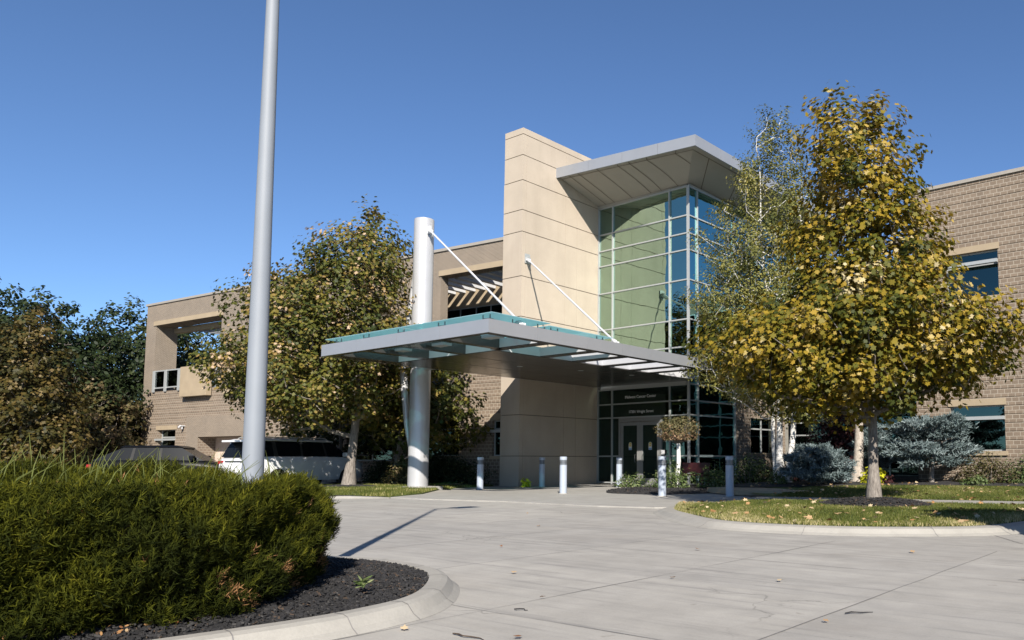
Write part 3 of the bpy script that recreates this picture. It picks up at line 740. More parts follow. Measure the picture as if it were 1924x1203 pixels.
# terrace right: deep recess with glazing, solid ceiling on the left, open slats on the right
each('terrace_wall', M['brick_s'], lb, [(-9.8, -9.4, .42, 3.4, 4.87, 9.6), (-17.3, -16.9, .42, 2, 4.87, 9.6), (-12.0, -11.6, .42, 2, 4.87, 9.6)])
each('terrace_floor', M['walk'], lb, [(-9.4, 0, .43, 3.6, 4.6, 4.87), (-26.25, -19.84, .9, 5.5, 4.6, 4.87), (-17, -12, .3, 2, 4.6, 4.87)])
each('terrace_ceiling', M['cream'], lb, [(-9.4, 0, 3.2, 3.5, 8.15, 9.3), (-9.4, -6.6, .81, 3.2, 8.95, 9.1), (-9.4, 0, .43, .8, 8.9, 9.05), (-17, -12, .43, 2.0, 8.66, 8.8)])
each('roof_slat', M['white'], lb, [(-6.4 + k * .62, -6.18 + k * .62, .82, 3.18, 8.86, 9.06) for k in range(10)])
window_unit(lb, -9.3, 0, 4.9, 8.15, 3.2, (7.3,), (-7.2, -5.9, -4.9, -4.0, -3.1, -2.0, -1.0), mm='mull')
# terrace left: rear beam, slats, posts; open to the trees
m = MB(); m.box(-26.25, -19.84, 4.9, 5.3, 8.3, 8.8); m.box(-26.25, -19.84, 1.0, 1.3, 8.35, 8.62); m.build('terrace_beam', M['cream'], lb)
each('roof_slat', M['fascia'], lb, [(-26.2, -19.9, 1.4 + k * .32, 1.48 + k * .32, 8.62, 8.78) for k in range(11)])
# railings
def railing(u0, u1, z0, z1, posts):
    r_ = MB(); r_.box(u0, u1, -.06, .02, z1 - .07, z1); r_.box(u0, u1, -.04, .0, z0 + .08, z0 + .15)
    for p in posts: r_.box(p - .1, p + .1, -.09, -.03, z0 - .12, z1 - .02)
    rr_ = r_.build('railing', M['mull'], lb)
    g_ = MB(); g_.box(u0, u1, -.022, -.012, z0 + .15, z1 - .07); g_.build('railing_glass', M['railglass'], rr_)
railing(-26.2, -22.95, 4.95, 6.05, (-26.1, -24.9, -23.55)); railing(-20.35, -19.86, 4.95, 6.05, (-19.95,))
railing(-3.88, -.02, 4.95, 6.0, (-3, -2, -1))
m = MB(); m.box(-22.92, -20.40, -.34, -.05, 4.43, 6.05); m.build('balcony_panel', M['cream'], lb, bevel=.01)
m = MB(); m.box(-19.0, -17.9, -.30, .0, 4.43, 5.78); m.build('balcony_panel', M['cream'], lb, bevel=.01)
m = MB(); m.box(-19.2, .0, 4.1, 12, 0, 9.7); m.box(-27.2, -19.84, 5.52, 12, 0, 4.6)
m.build('rear_mass', M['brick_s'], lb)
m = MB(); m.box(-22.95, -22.80, -.22, .0, 2.86, 2.90); m.tube([(-22.87, -.2, 2.88), (-22.80, -.34, 2.80)], .05, 8); m.box(-22.9, -22.84, -.16, -.1, 2.70, 2.86)
m.build('security_camera', M['white'], lb)
# dark rooms behind the ground floor windows
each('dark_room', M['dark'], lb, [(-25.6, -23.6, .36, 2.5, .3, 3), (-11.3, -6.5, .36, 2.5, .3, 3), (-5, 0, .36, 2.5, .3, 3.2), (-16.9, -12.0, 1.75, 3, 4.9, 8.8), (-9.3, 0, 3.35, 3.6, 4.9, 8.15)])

# terrace plants and chair
shrub('red flowering plant in the terrace opening behind the cream balcony panel', 'plant', (LBO[0] - 20.6 * math.cos(A_) + .5 * .11, LBO[1] - 20.6 * math.sin(A_) + .8, 5.55), .95, .4, .85, M['flower_red'], 900, .11, 31, name='flowering_plant', nst=4)

# ---- cream fin wall
fin = empty('fin_wall', (-22.86, 20.74, 0), 0, label='tall cream precast concrete fin wall with dark horizontal joints beside the glass tower', cat='wall')
zj = [0, 1.18, 2.75, 6.54, 8.12, 9.88, 10.74, 11.93, 12.94, 13.78, 14.03]
zj.insert(3, 4.9)
m = MB(); g = .014
ys = [0, .2, 2.44, 3.15, 12.3]
for i in range(len(zj) - 1):
    za = zj[i] + (g if i else 0); zb = zj[i + 1] - (g if i < len(zj) - 2 else 0)
    xo = .0 if zj[i] >= 11.9 else -.02
    for j in range(len(ys) - 1):
        ya = ys[j] + (.005 if j else 0); yb = ys[j + 1] - (.005 if j < len(ys) - 2 else 0)
        m.box(xo, 1.03, ya, yb, za, zb)
m.build('panels', M['precast'], fin)
m = MB(); m.box(.02, 1.0, .03, 12.2, 0, 14.0); m.build('joint_core', M['precast_dark'], fin)

# ---- glass tower
gA = R(-1.6)
GO = (-21.83, 25.3, 0)
tw = empty('glass_tower', GO, gA, label='entrance tower of green glass with silver transoms under a projecting flat roof', cat='building')
zt = [.10, 1.19, 2.79, 3.36, 4.0, 4.70, 5.47, 6.56, 8.14, 9.34, 10.01, 10.73, 11.90]
def tr_h(z): return .075
W_ = 4.72
BX = []
for z in zt:
    h = .05
    if z == 4.0: BX.append((.06, W_ - .02, -.05, .1, 3.95, 4.12))
    else:
        segs = [(.06, W_ + .02)]
        if z == 1.19: segs = [(.06, 1.25), (3.42, W_ + .02)]
        if z == .10: segs = [(.06, 1.25), (3.42, W_ + .02)]
        for a, b in segs: BX.append((a, b, -.05, .08, z - h / 2, z + h / 2))
each('transom', M['mull'], tw, BX)
each('mullion', M['mull'], tw, [(.0, .055, -.06, .09, .02, 11.95), (.80, .85, -.06, .09, .02, 11.95), (3.84, 3.89, -.06, .09, .02, 11.95)])
m = MB()
for i in range(len(zt) - 1):
    a, b = zt[i], zt[i + 1]
    for (ua, ub) in ((.06, .8), (.85, 3.84), (3.89, W_ + .04)):
        if b < 4.2: continue
        if b < 2.9 and ua == .85: m.box(.85, 1.28, .012, .024, a + .03, b - .03); m.box(3.40, 3.84, .012, .024, a + .03, b - .03)
        else: m.box(ua, ub, .012, .024, a + .03, b - .03)
m.build('front_glass', M['glass'], tw)
m = MB()
for i in range(4):
    a, b = zt[i], zt[i + 1]
    for (ua, ub) in ((.06, .8), (.85, 3.84), (3.89, W_ + .04)):
        if b < 2.9 and ua == .85: m.box(.85, 1.28, .012, .024, a + .03, b - .03); m.box(3.40, 3.84, .012, .024, a + .03, b - .03)
        else: m.box(ua, ub, .012, .024, a + .03, b - .03)
m.build('entrance_glass', M['glassdark'], tw)  # same coating as the upper panes; darker tint stands in for canopy shade
# door opening frame
m = MB(); m.box(1.22, 1.31, -.06, .1, .02, 2.76); m.box(3.38, 3.47, -.06, .1, .02, 2.76); m.box(1.31, 3.38, -.058, .098, 2.60, 2.76); m.box(2.33, 2.36, -.05, .09, .02, 2.6)
m.build('door_surround', M['doorframe'], tw)
M['y_decal'] = simple('decal_yellow', (.75, .55, .10), .6, var=.02); M['w_decal'] = simple('decal_white', (.80, .80, .78), .6, var=.02); M['b_decal'] = simple('decal_blue', (.15, .35, .70), .6, var=.02)
for (a, b) in ((1.32, 2.325), (2.365, 3.37)):
    d = MB(); f = .13
    d.box(a, a + f, -.045, .035, .04, 2.58); d.box(b - f, b, -.045, .035, .04, 2.58); d.box(a + f, b - f, -.043, .033, .04, .30); d.box(a + f, b - f, -.043, .033, 2.44, 2.58)
    do = d.build('door', M['doorframe'], tw)
    g_ = MB(); g_.box(a + f, b - f, -.012, .0, .30, 2.44); g_.build('door_glass', M['glassdark'], do)  # door panes too have the canopy shade put into their glass tint
    c = (a + b) / 2; e = MB()
    def arch(cx, cz, w, h, y):
        pts = [(cx - w / 2, cz - h / 2), (cx + w / 2, cz - h / 2)] + [(cx + w / 2 * math.cos(t), cz + h / 2 - w / 2 + w / 2 * math.sin(t)) for t in np.linspace(0, math.pi, 9)]
        return [(p[0], y, p[1]) for p in pts]
    P_ = arch(c, 1.60, .17, .32, -.017); e.add(P_, [tuple(range(len(P_)))], 0)
    P_ = arch(c, 1.665, .13, .16, -.020); e.add(P_, [tuple(range(len(P_)))], 1)
    e.quad((c - .075, -.020, 1.45), (c + .075, -.020, 1.45), (c + .075, -.020, 1.51), (c - .075, -.020, 1.51), 2)
    e.box(c - .05, c + .05, -.0205, -.0195, 1.64, 1.66, 0)
    e.build('door_decal', [M['w_decal'], M['y_decal'], M['b_decal']], do)
    hx = b - .2 if a < 2 else a + .16
    h_ = MB(); h_.tube([(hx, -.05, .95), (hx, -.1, .95), (hx, -.1, 1.25), (hx, -.05, 1.25)], .012, 6); h_.build('handle', M['steel'], do)
m = MB(); m.box(3.50, 3.63, -.12, -.05, 1.25, 1.42); m.build('button_box', M['white'], tw)
def text_mesh(s, size, loc, parent, mat, name='lettering', rot=(R(90), 0, 0)):
    cu = bpy.data.curves.new(name, 'FONT'); cu.body = s; cu.size = size; cu.extrude = .004; cu.align_x = 'LEFT'
    t = bpy.data.objects.new(name + '_tmp', cu); col.objects.link(t)
    dg = bpy.context.evaluated_depsgraph_get(); me = bpy.data.meshes.new_from_object(t.evaluated_get(dg)); bpy.data.objects.remove(t)
    w = max(v.co.x for v in me.vertices) - min(v.co.x for v in me.vertices)
    o = bpy.data.objects.new(name, me); col.objects.link(o); me.materials.clear(); me.materials.append(mat); o.parent = parent; o.location = loc; o.rotation_euler = rot
    return o, w
M['letter'] = simple('letter_grey', (.98, .98, .96), .5, var=.02)
for s_, z_, u0, u1 in (('Midwest Cancer Center', 3.57, 1.51, 3.14), ('17201 Wright Street', 2.96, 1.71, 2.99)):
    o, w = text_mesh(s_, .19, (u0, -.0, z_), tw, M['letter']); k = (u1 - u0) / w; o.scale = (k, min(k * 1.0, 1.05), 1)
o, w = text_mesh('?', .28, (4.30, -.0, 2.98), tw, simple('pale_teal_mark', (.35, .55, .50), .6))

# side glazing of the tower, along +Y at the right corner
sx = W_ + .03
syl = [.0, .60, 3.3, 5.2, 7.1, 9.0]
each('transom', M['mull'], tw, [(sx - .03, sx + .07, .05, 3.3 if z < 4.3 else 9.0, z - .025, z + .025) for z in zt])
each('mullion', M['mull'], tw, [(sx - .04, sx + .08, y - .02, y + .025, .02 if y < 3.4 else 4.5, 11.95) for y in syl])
m = MB()
for i in range(len(zt) - 1):
    for j in range(len(syl) - 1):
        if zt[i] < 4.3 and j >= 2: continue
        m.box(sx + .0, sx + .014, syl[j] + .03, syl[j + 1] - .03, zt[i] + .03, zt[i + 1] - .03)
m.build('side_glass', M['glassblue'], tw)
# brick base with window at the side
m = MB(); yb0 = 3.35
for (ya, yb, za, zb) in ((yb0, 4.55, 0, 4.5), (4.55, 6.5, 0, 1.35), (4.55, 6.5, 2.85, 4.5), (6.5, 7.6, 0, 4.5)):
    m.box(sx - .35, sx + .05, ya, yb, za, zb)
m.build('brick_base', M['brick'], tw)
m = MB(); m.box(sx - .1, sx - .04, 4.56, 4.62, 1.35, 2.85); m.box(sx - .1, sx - .04, 5.55, 5.62, 1.35, 2.85); m.box(sx - .1, sx - .04, 4.62, 6.5, 2.36, 2.42); wf = m.build('side_window', M['mull'], tw)
m = MB(); m.box(sx - .08, sx - .07, 4.6, 6.5, 1.35, 2.85); m.build('pane', M['glassdark'], wf)
m = MB(); m.box(sx - .36, sx + .07, 4.5, 6.55, 1.27, 1.345); m.build('side_sill', M['cream'], tw)
# interior: floor, back wall, upper beam, lamps
m = MB(); m.box(.0, W_ - .05, .3, 9, -.02, .035); m.build('lobby_floor', M['floor_in'], tw)
m = MB(); m.box(.0, W_ + .5, 9.2, 9.5, 0, 12.3); m.box(2.2, W_ - .1, 5.5, 5.7, 0, 4.2); m.build('back_wall', M['interior'], tw)
each('gallery_floor', M['interior'], tw, [(.0, W_ - .05, 5.4, 9, 4.2, 4.6), (.0, W_ - .05, 6.4, 9, 8.2, 8.6)]); each('lobby_column', M['interior'], tw, [(4.3, 4.55, .6, .85, 0, 12.1)])
em = bpy.data.materials.new('warm_lamp'); em.use_nodes = True; nt = em.node_tree; nt.nodes.remove(nt.nodes['Principled BSDF'])
e_ = nt.nodes.new('ShaderNodeEmission'); e_.inputs[0].default_value = (1, .55, .12, 1); e_.inputs[1].default_value = .55; nt.links.new(e_.outputs[0], nt.nodes['Material Output'].inputs[0])
for (a, b, yy, zz) in ((.6, 1.15, 3.0, 3.55), (1.5, 2.7, 3.0, 3.48), (3.9, 4.6, 2.5, 3.2)):
    m = MB(); m.box(a, b, yy, yy + .1, zz, zz + .07); m.build('lobby_lamp', em, tw)

# ---- projecting roof of the tower
def P3(x, y, z): return (x, y, z)
rf = empty('tower_roof', (-21.83, 22.6, 12.0), 0, label='thin flat roof with silver fascia and sloping soffit projecting over the glass tower', cat='roof')
rx0, ry0 = 0.0, 0.0; rx1, ry1 = 6.41, .64; rx2, ry2 = 6.55, 14.5
zb_, zt_ = .54, .96
# fascia, front and side, in panels
def seg_box(mb, a, b, th, z0, z1, mi=0):
    a = Vector((*a, 0)); b = Vector((*b, 0)); t = (b - a).normalized(); n_ = Vector((-t.y, t.x, 0)) * th
    q = [a, b, b + n_, a + n_]
    mb.add([(p.x, p.y, z0) for p in q] + [(p.x, p.y, z1) for p in q], [(0, 3, 2, 1), (4, 5, 6, 7), (0, 1, 5, 4), (1, 2, 6, 5), (2, 3, 7, 6), (3, 0, 4, 7)], mi)
def panels(mb, a, b, n, th, z0, z1, gap=.005):
    a = Vector(a); b = Vector(b); L = (b - a).length; t = (b - a) / L
    for i in range(n):
        seg_box(mb, tuple(a + t * (L * i / n + (gap if i else 0))), tuple(a + t * (L * (i + 1) / n - (gap if i < n - 1 else 0))), th, z0, z1)
m = MB(); panels(m, (rx0, ry0), (rx1, ry1), 4, .06, zb_, zt_); m.build('fascia', M['fascia'], rf)
m = MB(); panels(m, (rx1 + .001, ry1 + .001), (rx2, ry2), 8, .06, zb_, zt_); m.build('fascia', M['fascia'], rf)
# soffit: outer flat lip then sloping faces to the glass head
gi0 = (0.0, 2.66, .02); gi1 = (4.76, 2.53, .02); gi2 = (5.15, 14.4, .02)
lip = .22
o0 = (0.06, ry0 + .06, zb_ + .03); o1 = (rx1 - .06, ry1 + .06, zb_ + .03); o2 = (rx2 - .06, ry2, zb_ + .03)
l0 = (0.06, ry0 + .3, zb_ + .03); l1 = (rx1 - .32, ry1 + .33, zb_ + .03); l2 = (rx2 - .32, ry2, zb_ + .03)
m = MB(); m.quad(o0, o1, l1, l0); m.quad(o1, o2, l2, l1); 
def bil(a, b, c, d, u, v): return tuple((a[k] * (1 - u) + b[k] * u) * (1 - v) + (d[k] * (1 - u) + c[k] * u) * v for k in range(3))
for (qa, qb, qc, qd) in ((l0, l1, gi1, gi0), (l1, l2, gi2, gi1)):
    for i in range(16):
        for j in range(6): m.quad(*[bil(qa, qb, qc, qd, u / 16, v / 6) for u, v in ((i, j), (i + 1, j), (i + 1, j + 1), (i, j + 1))])
m.quad((0, 0, zt_ - .02), (rx1, ry1, zt_ - .02), (rx2, ry2, zt_ - .02), (0, 14.5, zt_ - .02))
m.quad(gi0, gi1, (4.76, 2.8, .02), (0, 2.9, .02))
m.build('soffit', M['roofsoffit'], rf)
m = MB()
def sline(a, b, w=.03, dz=-.012):
    a = Vector(a); b = Vector(b); t = (b - a).normalized(); n_ = Vector((-t.y, t.x, 0)).normalized() * w / 2; z = Vector((0, 0, dz))
    m.quad(a - n_ + z, b - n_ + z, b + n_ + z, a + n_ + z)
lerp = lambda a, b, f: tuple(a[k] + (b[k] - a[k]) * f for k in range(3))
for f in (.075, .15, .30, .455, .54, .67, .875):
    sline(lerp(o0, o1, f), lerp(l0, l1, f))
    ve = min(1, (1 - f) / (.35 * f)); ue = lambda v: f * (1 + .35 * v)
    for k_ in range(6): sline(bil(l0, l1, gi1, gi0, ue(ve * k_ / 6), ve * k_ / 6), bil(l0, l1, gi1, gi0, ue(ve * (k_ + 1) / 6), ve * (k_ + 1) / 6))
for f in (.08, .25, .42, .6, .8):
    for k_ in range(6): sline(bil(l1, l2, gi2, gi1, f, k_ / 6), bil(l1, l2, gi2, gi1, f, (k_ + 1) / 6))
sline(l0, l1); sline(l1, l2)
m.build('soffit_joints', M['precast_dark'], rf)
m = MB(); m.box(0.0, 4.76, 2.60, 2.78, -.09, .015); m.box(4.70, 4.82, 2.6, 11.6, -.09, .012); m.build('glass_head', M['roofsoffit'], rf)

# ---- link block behind birch, between tower and right wing
lk = empty('link_building', (-17.0, 34.0, 0), 0, label='recessed dark glazed link between the glass tower and the right brick wing', cat='building')
each('spandrel', M['brick_s'], lk, [(0, 9.5, .1, 6, 4.0, 5.0), (0, 9.5, .1, 6, 8.8, 9.6)])
each('transom', M['mull'], lk, [(0, 9.5, -.05, .07, z - .03, z + .03) for z in (.35, 1.19, 2.2, 2.79, 3.36, 4.0, 5.1, 6.56, 8.14, 8.75)])
each('mullion', M['mull'], lk, [(u - .03, u + .03, -.06, .08, 0, 8.8) for u in np.arange(.0, 9.6, 1.55)])
m = MB(); m.box(0, 9.5, .0, .012, .1, 8.8); m.build('glazing', M['glassdark'], lk)
m = MB(); m.box(0, 9.5, 3, 3.2, 0, 8.8); m.box(0, 9.5, .1, 3, -.02, .02); m.build('back_wall', M['interior'], lk)

# ---- right brick wing: local x right, y in
rA = R(-1.7)
RBO = (-5.89, 26.58, 0)
rb = empty('brick_building', RBO, rA, label='two storey ribbed brown brick wing with wide windows at the right edge', cat='building')
ops = [(-1.73, -.05, 6.33, 7.85), (-1.72, -.02, 1.31, 2.78), (4.2, 6.0, 6.33, 7.85), (4.2, 6.0, 1.31, 2.78)]
m = MB(); facade(m, -2.83, 18, 0, 10.23, ops, .3, [(.3, 10.2)])
m.quad((-2.83, 9, 0), (-2.83, 0, 0), (-2.83, 0, 10.23), (-2.83, 9, 10.23)); m.quad((-2.83, 0, 10.23), (18, 0, 10.23), (18, 9, 10.23), (-2.83, 9, 10.23))
m.build('wall', M['brick'], rb)
m = MB(); m.box(-2.88, 18.05, -.06, .35, 10.232, 10.345); m.build('coping', M['coping'], rb)
for (a, b, c, d) in ops:
    m = MB(); m.box(a - .05, b + .05, -.03, .16, d + .002, d + .21); m.build('lintel', M['cream'], rb)
    m = MB(); m.box(a - .05, b + .06, -.06, .16, c - .14, c - .002); m.build('sill', M['cream'], rb)
    window_unit(rb, a, b, c, d, .15, (d - .42,), (), shade=d - .42)
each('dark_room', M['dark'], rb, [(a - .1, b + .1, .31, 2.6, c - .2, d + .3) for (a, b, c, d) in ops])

# ================================================================== ENTRANCE CANOPY
cn = empty('entrance_canopy', (-21.75, 12.6, 4.1), 0, label='large silver entrance canopy with glass sheets on top, hung from white rods', cat='canopy')
CW, CL = 7.38, 9.75; FH = .335
m = MB(); panels(m, (0, 0), (CW, 0), 4, .05, 0, FH, .004); m.build('fascia', M['fascia'], cn)
m = MB()
yjs = [.001, 1.66, 3.61, 5.15, 6.51, 7.96, CL]
for i in range(6): seg_box(m, (CW - .2 * i / 60, yjs[i] + (.004 if i else 0)), (CW - .2 * (i + 1) / 60, yjs[i + 1] - .004), .05, 0, FH)
m.build('fascia', M['fascia'], cn)
m = MB(); seg_box(m, (0, 12.6), (0, .055), .05, 0, FH); m.build('fascia', M['fascia'], cn)
# bottom flange strips
m = MB(); m.box(.055, CW - .055, .052, .20, -.002, .02); m.box(CW - .26, CW - .055, .20, CL - .1, -.002, .02); m.box(.055, .30, .20, 12.5, -.002, .02)
m.build('edge_flange', M['soffit'], cn)
px0, px1, py0 = .30, 5.10, 2.30
m = MB(); m.box(px0, px1, py0, 12.45, .0, .02)
m.build('soffit_panel', M['soffit'], cn)
m = MB()
for y in (4.3, 6.3, 8.3, 10.3): m.box(px0, px1, y, y + .012, -.003, -.0005)
for x in (1.9, 3.5): m.box(x, x + .012, py0, 12.4, -.0035, -.001)
m.build('soffit_joints', M['precast_dark'], cn)
m = MB(); m.box(px0 + .02, px1 - .02, py0 + .02, 12.4, .24, .30); m.box(px0, px1, py0, py0 + .03, .021, .30); m.box(px1 - .03, px1, py0 + .03, 12.4, .021, .30)
m.build('roof_deck', M['white'], cn)
each('front_beam', M['soffit'], cn, [(x - .13, x + .13, .05, 2.3, .01, .28) for x in (0.42, 1.95, 3.65, 5.35)])
for y in (2.25, 4.2, 5.62, 7.08, 8.52, 9.6):
    m = MB(); m.box(px1, CW - .05, y - .17, y + .17, .01, .28, 0); m.box(px1 + .003, CW - .053, y - .182, y - .1705, .03, .28, 1)
    m.build('side_beam', [M['soffit'], M['coldwhite']], cn)
m = MB(); m.box(px1 + .001, px1 + .012, 4.38, 9.42, .03, .28); m.build('bay_lining', M['coldwhite'], cn)
# glass sheets
for (a, b, c, d, z) in ((-.15, 3.55, .2, 2.25, .53), (3.6, CW - .12, .2, 2.25, .53), (5.0, CW - .25, 2.35, 5.0, .50), (-.15, 4.9, 2.35, 4.4, .53)):
    m = MB(); m.box(a, b, c, d, z, z + .016); m.build('glass_sheet', M['canglass'], cn)
def fitting(x, y, ang):
    f_ = MB(); ca, sa = math.cos(ang), math.sin(ang)
    def T(px_, py_, pz_): return (x + px_ * ca - py_ * sa, y + px_ * sa + py_ * ca, pz_)
    f_.tube([T(0, 0, .30), T(0, 0, .42)], .018, 6); f_.tube([T(-.14, 0, .43), T(.14, 0, .43)], .013, 6)
    f_.tube([T(-.13, 0, .42), T(-.13, 0, .53)], .017, 6); f_.tube([T(.13, 0, .42), T(.13, 0, .53)], .017, 6)
    f_.tube([T(.13, 0, .44), T(.13, .55, .36)], .008, 5)
    f_.build('glass_fitting', M['steel'], cn)
for x in (.35, 1.75, 3.4, 5.15, 6.9): fitting(x, .35, 0)
for y in (1.3, 2.2, 2.7, 4.6): fitting(CW - .42, y, R(90))
for x in (1.0, 2.7, 4.5): fitting(x, 2.1, 0)
for (x, y) in ((2.9, 5.3), (3.7, 7.4), (4.2, 9.6)):
    m = MB(); m.tube([(x, y, -.004), (x, y, .001)], .10, 16); m.build('downlight', M['mull'], cn)
# small lamps in the corner bays
each('bay_lamp', M['mull'], cn, [(CW - 1.3, CW - .75, .9, 1.2, .08, .16), (3.9, 4.4, 1.0, 1.3, .08, .15), (2.2, 2.6, 1.0, 1.3, .08, .15)])
# security camera on the glass head
cm_ = empty('security_camera', (-21.62, 25.1, 3.98), 0, label='small dome camera under the canopy beside the entrance glazing', cat='camera')
m = MB(); m.tube([(0, 0, .1), (.12, -.1, .1)], .02, 8); m.tube([(.12, -.1, .12), (.12, -.1, .03), (.12, -.1, -.02)], [.06, .06, .02], 12); m.build('camera_body', M['steel'], cm_)

# mast column
cl = empty('mast_column', (-22.61, 16.79, 0), 0, label='thick silver white round column rising through the left side of the canopy', cat='column')
m = MB(); m.tube([(0, 0, .05), (0, 0, 9.44), (0, 0, 9.47)], [.345, .345, .335], 48); smooth_by_angle(m.build('shaft', M['column'], cl))
m = MB(); m.prism([(-.6, -.6), (.6, -.6), (.6, .6), (-.6, .6)], .0, .13); m.build('plinth', M['walk'], cl, bevel=.01)
m = MB(); m.tube([(-.30, -.02, 8.5), (-.58, -.04, 6.5), (-.86, -.06, 4.25)], [.05, .10, .135], 16); m.tube([(-.86, -.06, 4.25), (-.82, -.06, 3.6), (-.62, -.05, 2.2), (-.42, -.03, 1.3)], [.135, .13, .095, .05], 16)
smooth_by_angle(m.build('outrigger', M['column'], cl), 40)
m = MB(); m.box(-.98, -.2, -.2, .12, 4.22, 4.27); m.box(-.4, .9, -.12, .12, 4.12, 4.2); m.build('bracket', M['column'], cl)
def rod(label, a, b):
    r_ = empty('suspension_rod', a, 0, label=label, cat='rod', group='white rods holding up the canopy')
    d = Vector(b) - Vector(a); t = d.normalized()
    m_ = MB(); m_.tube([t * .30, d - t * .22], .032, 12); smooth_by_angle(m_.build('bar', M['white'], r_))
    for s_, base, dr_ in ((0, Vector((0, 0, 0)), t), (1, d, -t)):
        k = MB(); k.tube([base + dr_ * .36, base + dr_ * .30, base + dr_ * .18, base + dr_ * .08], [.035, .06, .07, .045], 12)
        n_ = dr_.cross(Vector((0, 0, 1))).normalized()
        k.tube([base + dr_ * .12 - n_ * .09, base + dr_ * .12 + n_ * .09], .045, 10)
        k.build('clevis', M['white'], r_)
    return r_
ra = rod('white rod running from the top of the round column down to the canopy edge', (-22.2, 16.70, 9.02), (-14.52, 13.9, 4.44))
rb2 = rod('white rod running from the cream fin wall down to the canopy edge', (-21.80, 21.02, 8.82), (-14.60, 17.79, 4.44))
m = MB(); m.box(-.02, .015, -.13, .13, -.17, .2); m.tube([(.015, 0, .0), (.1, -.02, -.03)], .1, 14); m.build('wall_plate', M['mull'], rb2)
m = MB(); m.box(-.16, .08, -.025, .025, -.13, .13); m.build('lug_plate', M['white'], ra)

# ================================================================== BOLLARDS
def make_bollard(loc, label):
    b_ = empty('bollard', loc, 0, label=label, cat='bollard', group='light bollards in front of the entrance')
    m_ = MB(); m_.tube([(0, 0, .02), (0, 0, .85)], .108, 28); smooth_by_angle(m_.build('post', M['bollard'], b_))
    m_ = MB(); m_.tube([(0, 0, 0), (0, 0, .025)], .145, 28); m_.build('base_plate', M['walk'], b_)
    m_ = MB(); m_.tube([(0, 0, .85), (0, 0, 1.0)], .082, 24); m_.build('lamp_core', M['louver'], b_)
    m_ = MB()
    for k in range(4): m_.tube([(0, 0, .857 + k * .038), (0, 0, .872 + k * .038)], .108, 28)
    m_.build('louvers', M['polemat'], b_)
    m_ = MB(); m_.tube([(0, 0, 1.0), (0, 0, 1.085), (0, 0, 1.095)], [.11, .11, .10], 28); smooth_by_angle(m_.build('cap', M['bollard'], b_))
    return b_
BL = [((-20.53, 17.75, .026), 'grey light bollard in canopy shade between the round column and the cream wall'),
      ((-20.71, 20.86, .026), 'shaded light bollard standing against the base of the cream wall'),
      ((-16.01, 17.01, .026), 'sunlit light bollard standing alone in front of the cream wall'),
      ((-18.07, 22.14, .026), 'light bollard before the entrance doors, partly behind a rose bush'),
      ((-12.69, 17.41, .026), 'sunlit light bollard at the front of the rose bed beside the little standard tree'),
      ((-11.05, 18.25, .026), 'shaded light bollard on the walk nearest the lawn')]
b0 = make_bollard(*BL[0])
for lo, la in BL[1:]:
    c = copy_tree(b0); c.location = lo; c['label'] = la
for i in (1, 3):
    pass

# ================================================================== LAMP POST in the hedge
lp = empty('lamp_post', (-5.56, 2.74, .13), 0, label='tall tapered grey aluminium lamp pole rising from the juniper hedge', cat='lamp post')
m = MB(); m.tube([(0, 0, 0), (0, 0, .8), (0, 0, 2.2), (0, 0, 4.25), (0, 0, 6.5)], [.078, .072, .061, .0445, .03], 32); smooth_by_angle(m.build('pole', M['polemat'], lp))
m = MB(); m.tube([(0, 0, 6.45), (.05, .45, 6.5)], .03, 10); m.build('arm', M['polemat'], lp)
m = MB(); m.box(-.12, .18, .42, 1.0, 6.44, 6.55); m.build('lamp_head', M['polemat'], lp)
# ================================================================== TREES
T0 = (TL[0], TL[1], .14)
# profile entries: (z above base, radius, shift to screen right)
k = 1 / 54.5
make_tree('broad tree with green and tan turning leaves left of the round column', 'tree', T0,
          [(2.3, 1.6, -.8), (2.7, 2.6, -1.2), (3.3, 3.1, -1.3), (4.2, 3.3, -1.25), (5.0, 3.05, -1.05), (6.0, 2.65, -.85), (7.0, 2.3, -.55), (8.0, 1.75, 0), (8.8, 1.1, .37), (9.4, .6, .6), (10.0, .15, .65)],
          380, 112, .122, M['leaf_mix'], M['bark'], (8.8, .17), 41, clr=.66, tbias=.45, tspread=.30, hue=.1, inner=.25, flat=.75, lobes=.24)
make_tree('leafy green tree in shade behind the round column', 'tree', (-26.6, 18.6, .12), [(1.3, 1.6, .6), (2.2, 2.3, 1.0), (3.2, 2.3, 1.1), (4.2, 1.8, .9), (5.0, 1.0, .6), (5.5, .4, .6)],
          120, 60, .17, M['leaf_mix'], M['bark'], (4.6, .11), 43, clr=.55, tbias=.30, inner=.3, lobes=.2)
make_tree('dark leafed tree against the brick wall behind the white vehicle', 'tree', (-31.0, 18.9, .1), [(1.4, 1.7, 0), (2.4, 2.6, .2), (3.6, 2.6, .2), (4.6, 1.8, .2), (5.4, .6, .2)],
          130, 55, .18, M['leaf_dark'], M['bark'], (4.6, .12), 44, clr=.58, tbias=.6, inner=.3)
# right maple, the closest tree
MT = (MC[0], MC[1], .2)
make_tree('yellow green maple with tall crown growing from a dark mulch ring', 'tree', MT,
          [(1.95, 1.0, -.2), (2.3, 2.1, -.4), (2.8, 2.75, -.3), (3.4, 2.7, -.45), (3.9, 2.0, -.25), (4.6, 1.65, 0), (5.4, 1.4, -.05), (6.5, 1.2, -.2), (7.3, 1.05, -.22), (8.0, .8, -.24), (8.6, .3, -.24)],
          400, 104, .108, M['leaf_maple'], M['bark'], (8.0, .112), 45, clr=.50, tbias=.47, tspread=.28, hue=.12, inner=.25, flat=.7, lobes=.24)
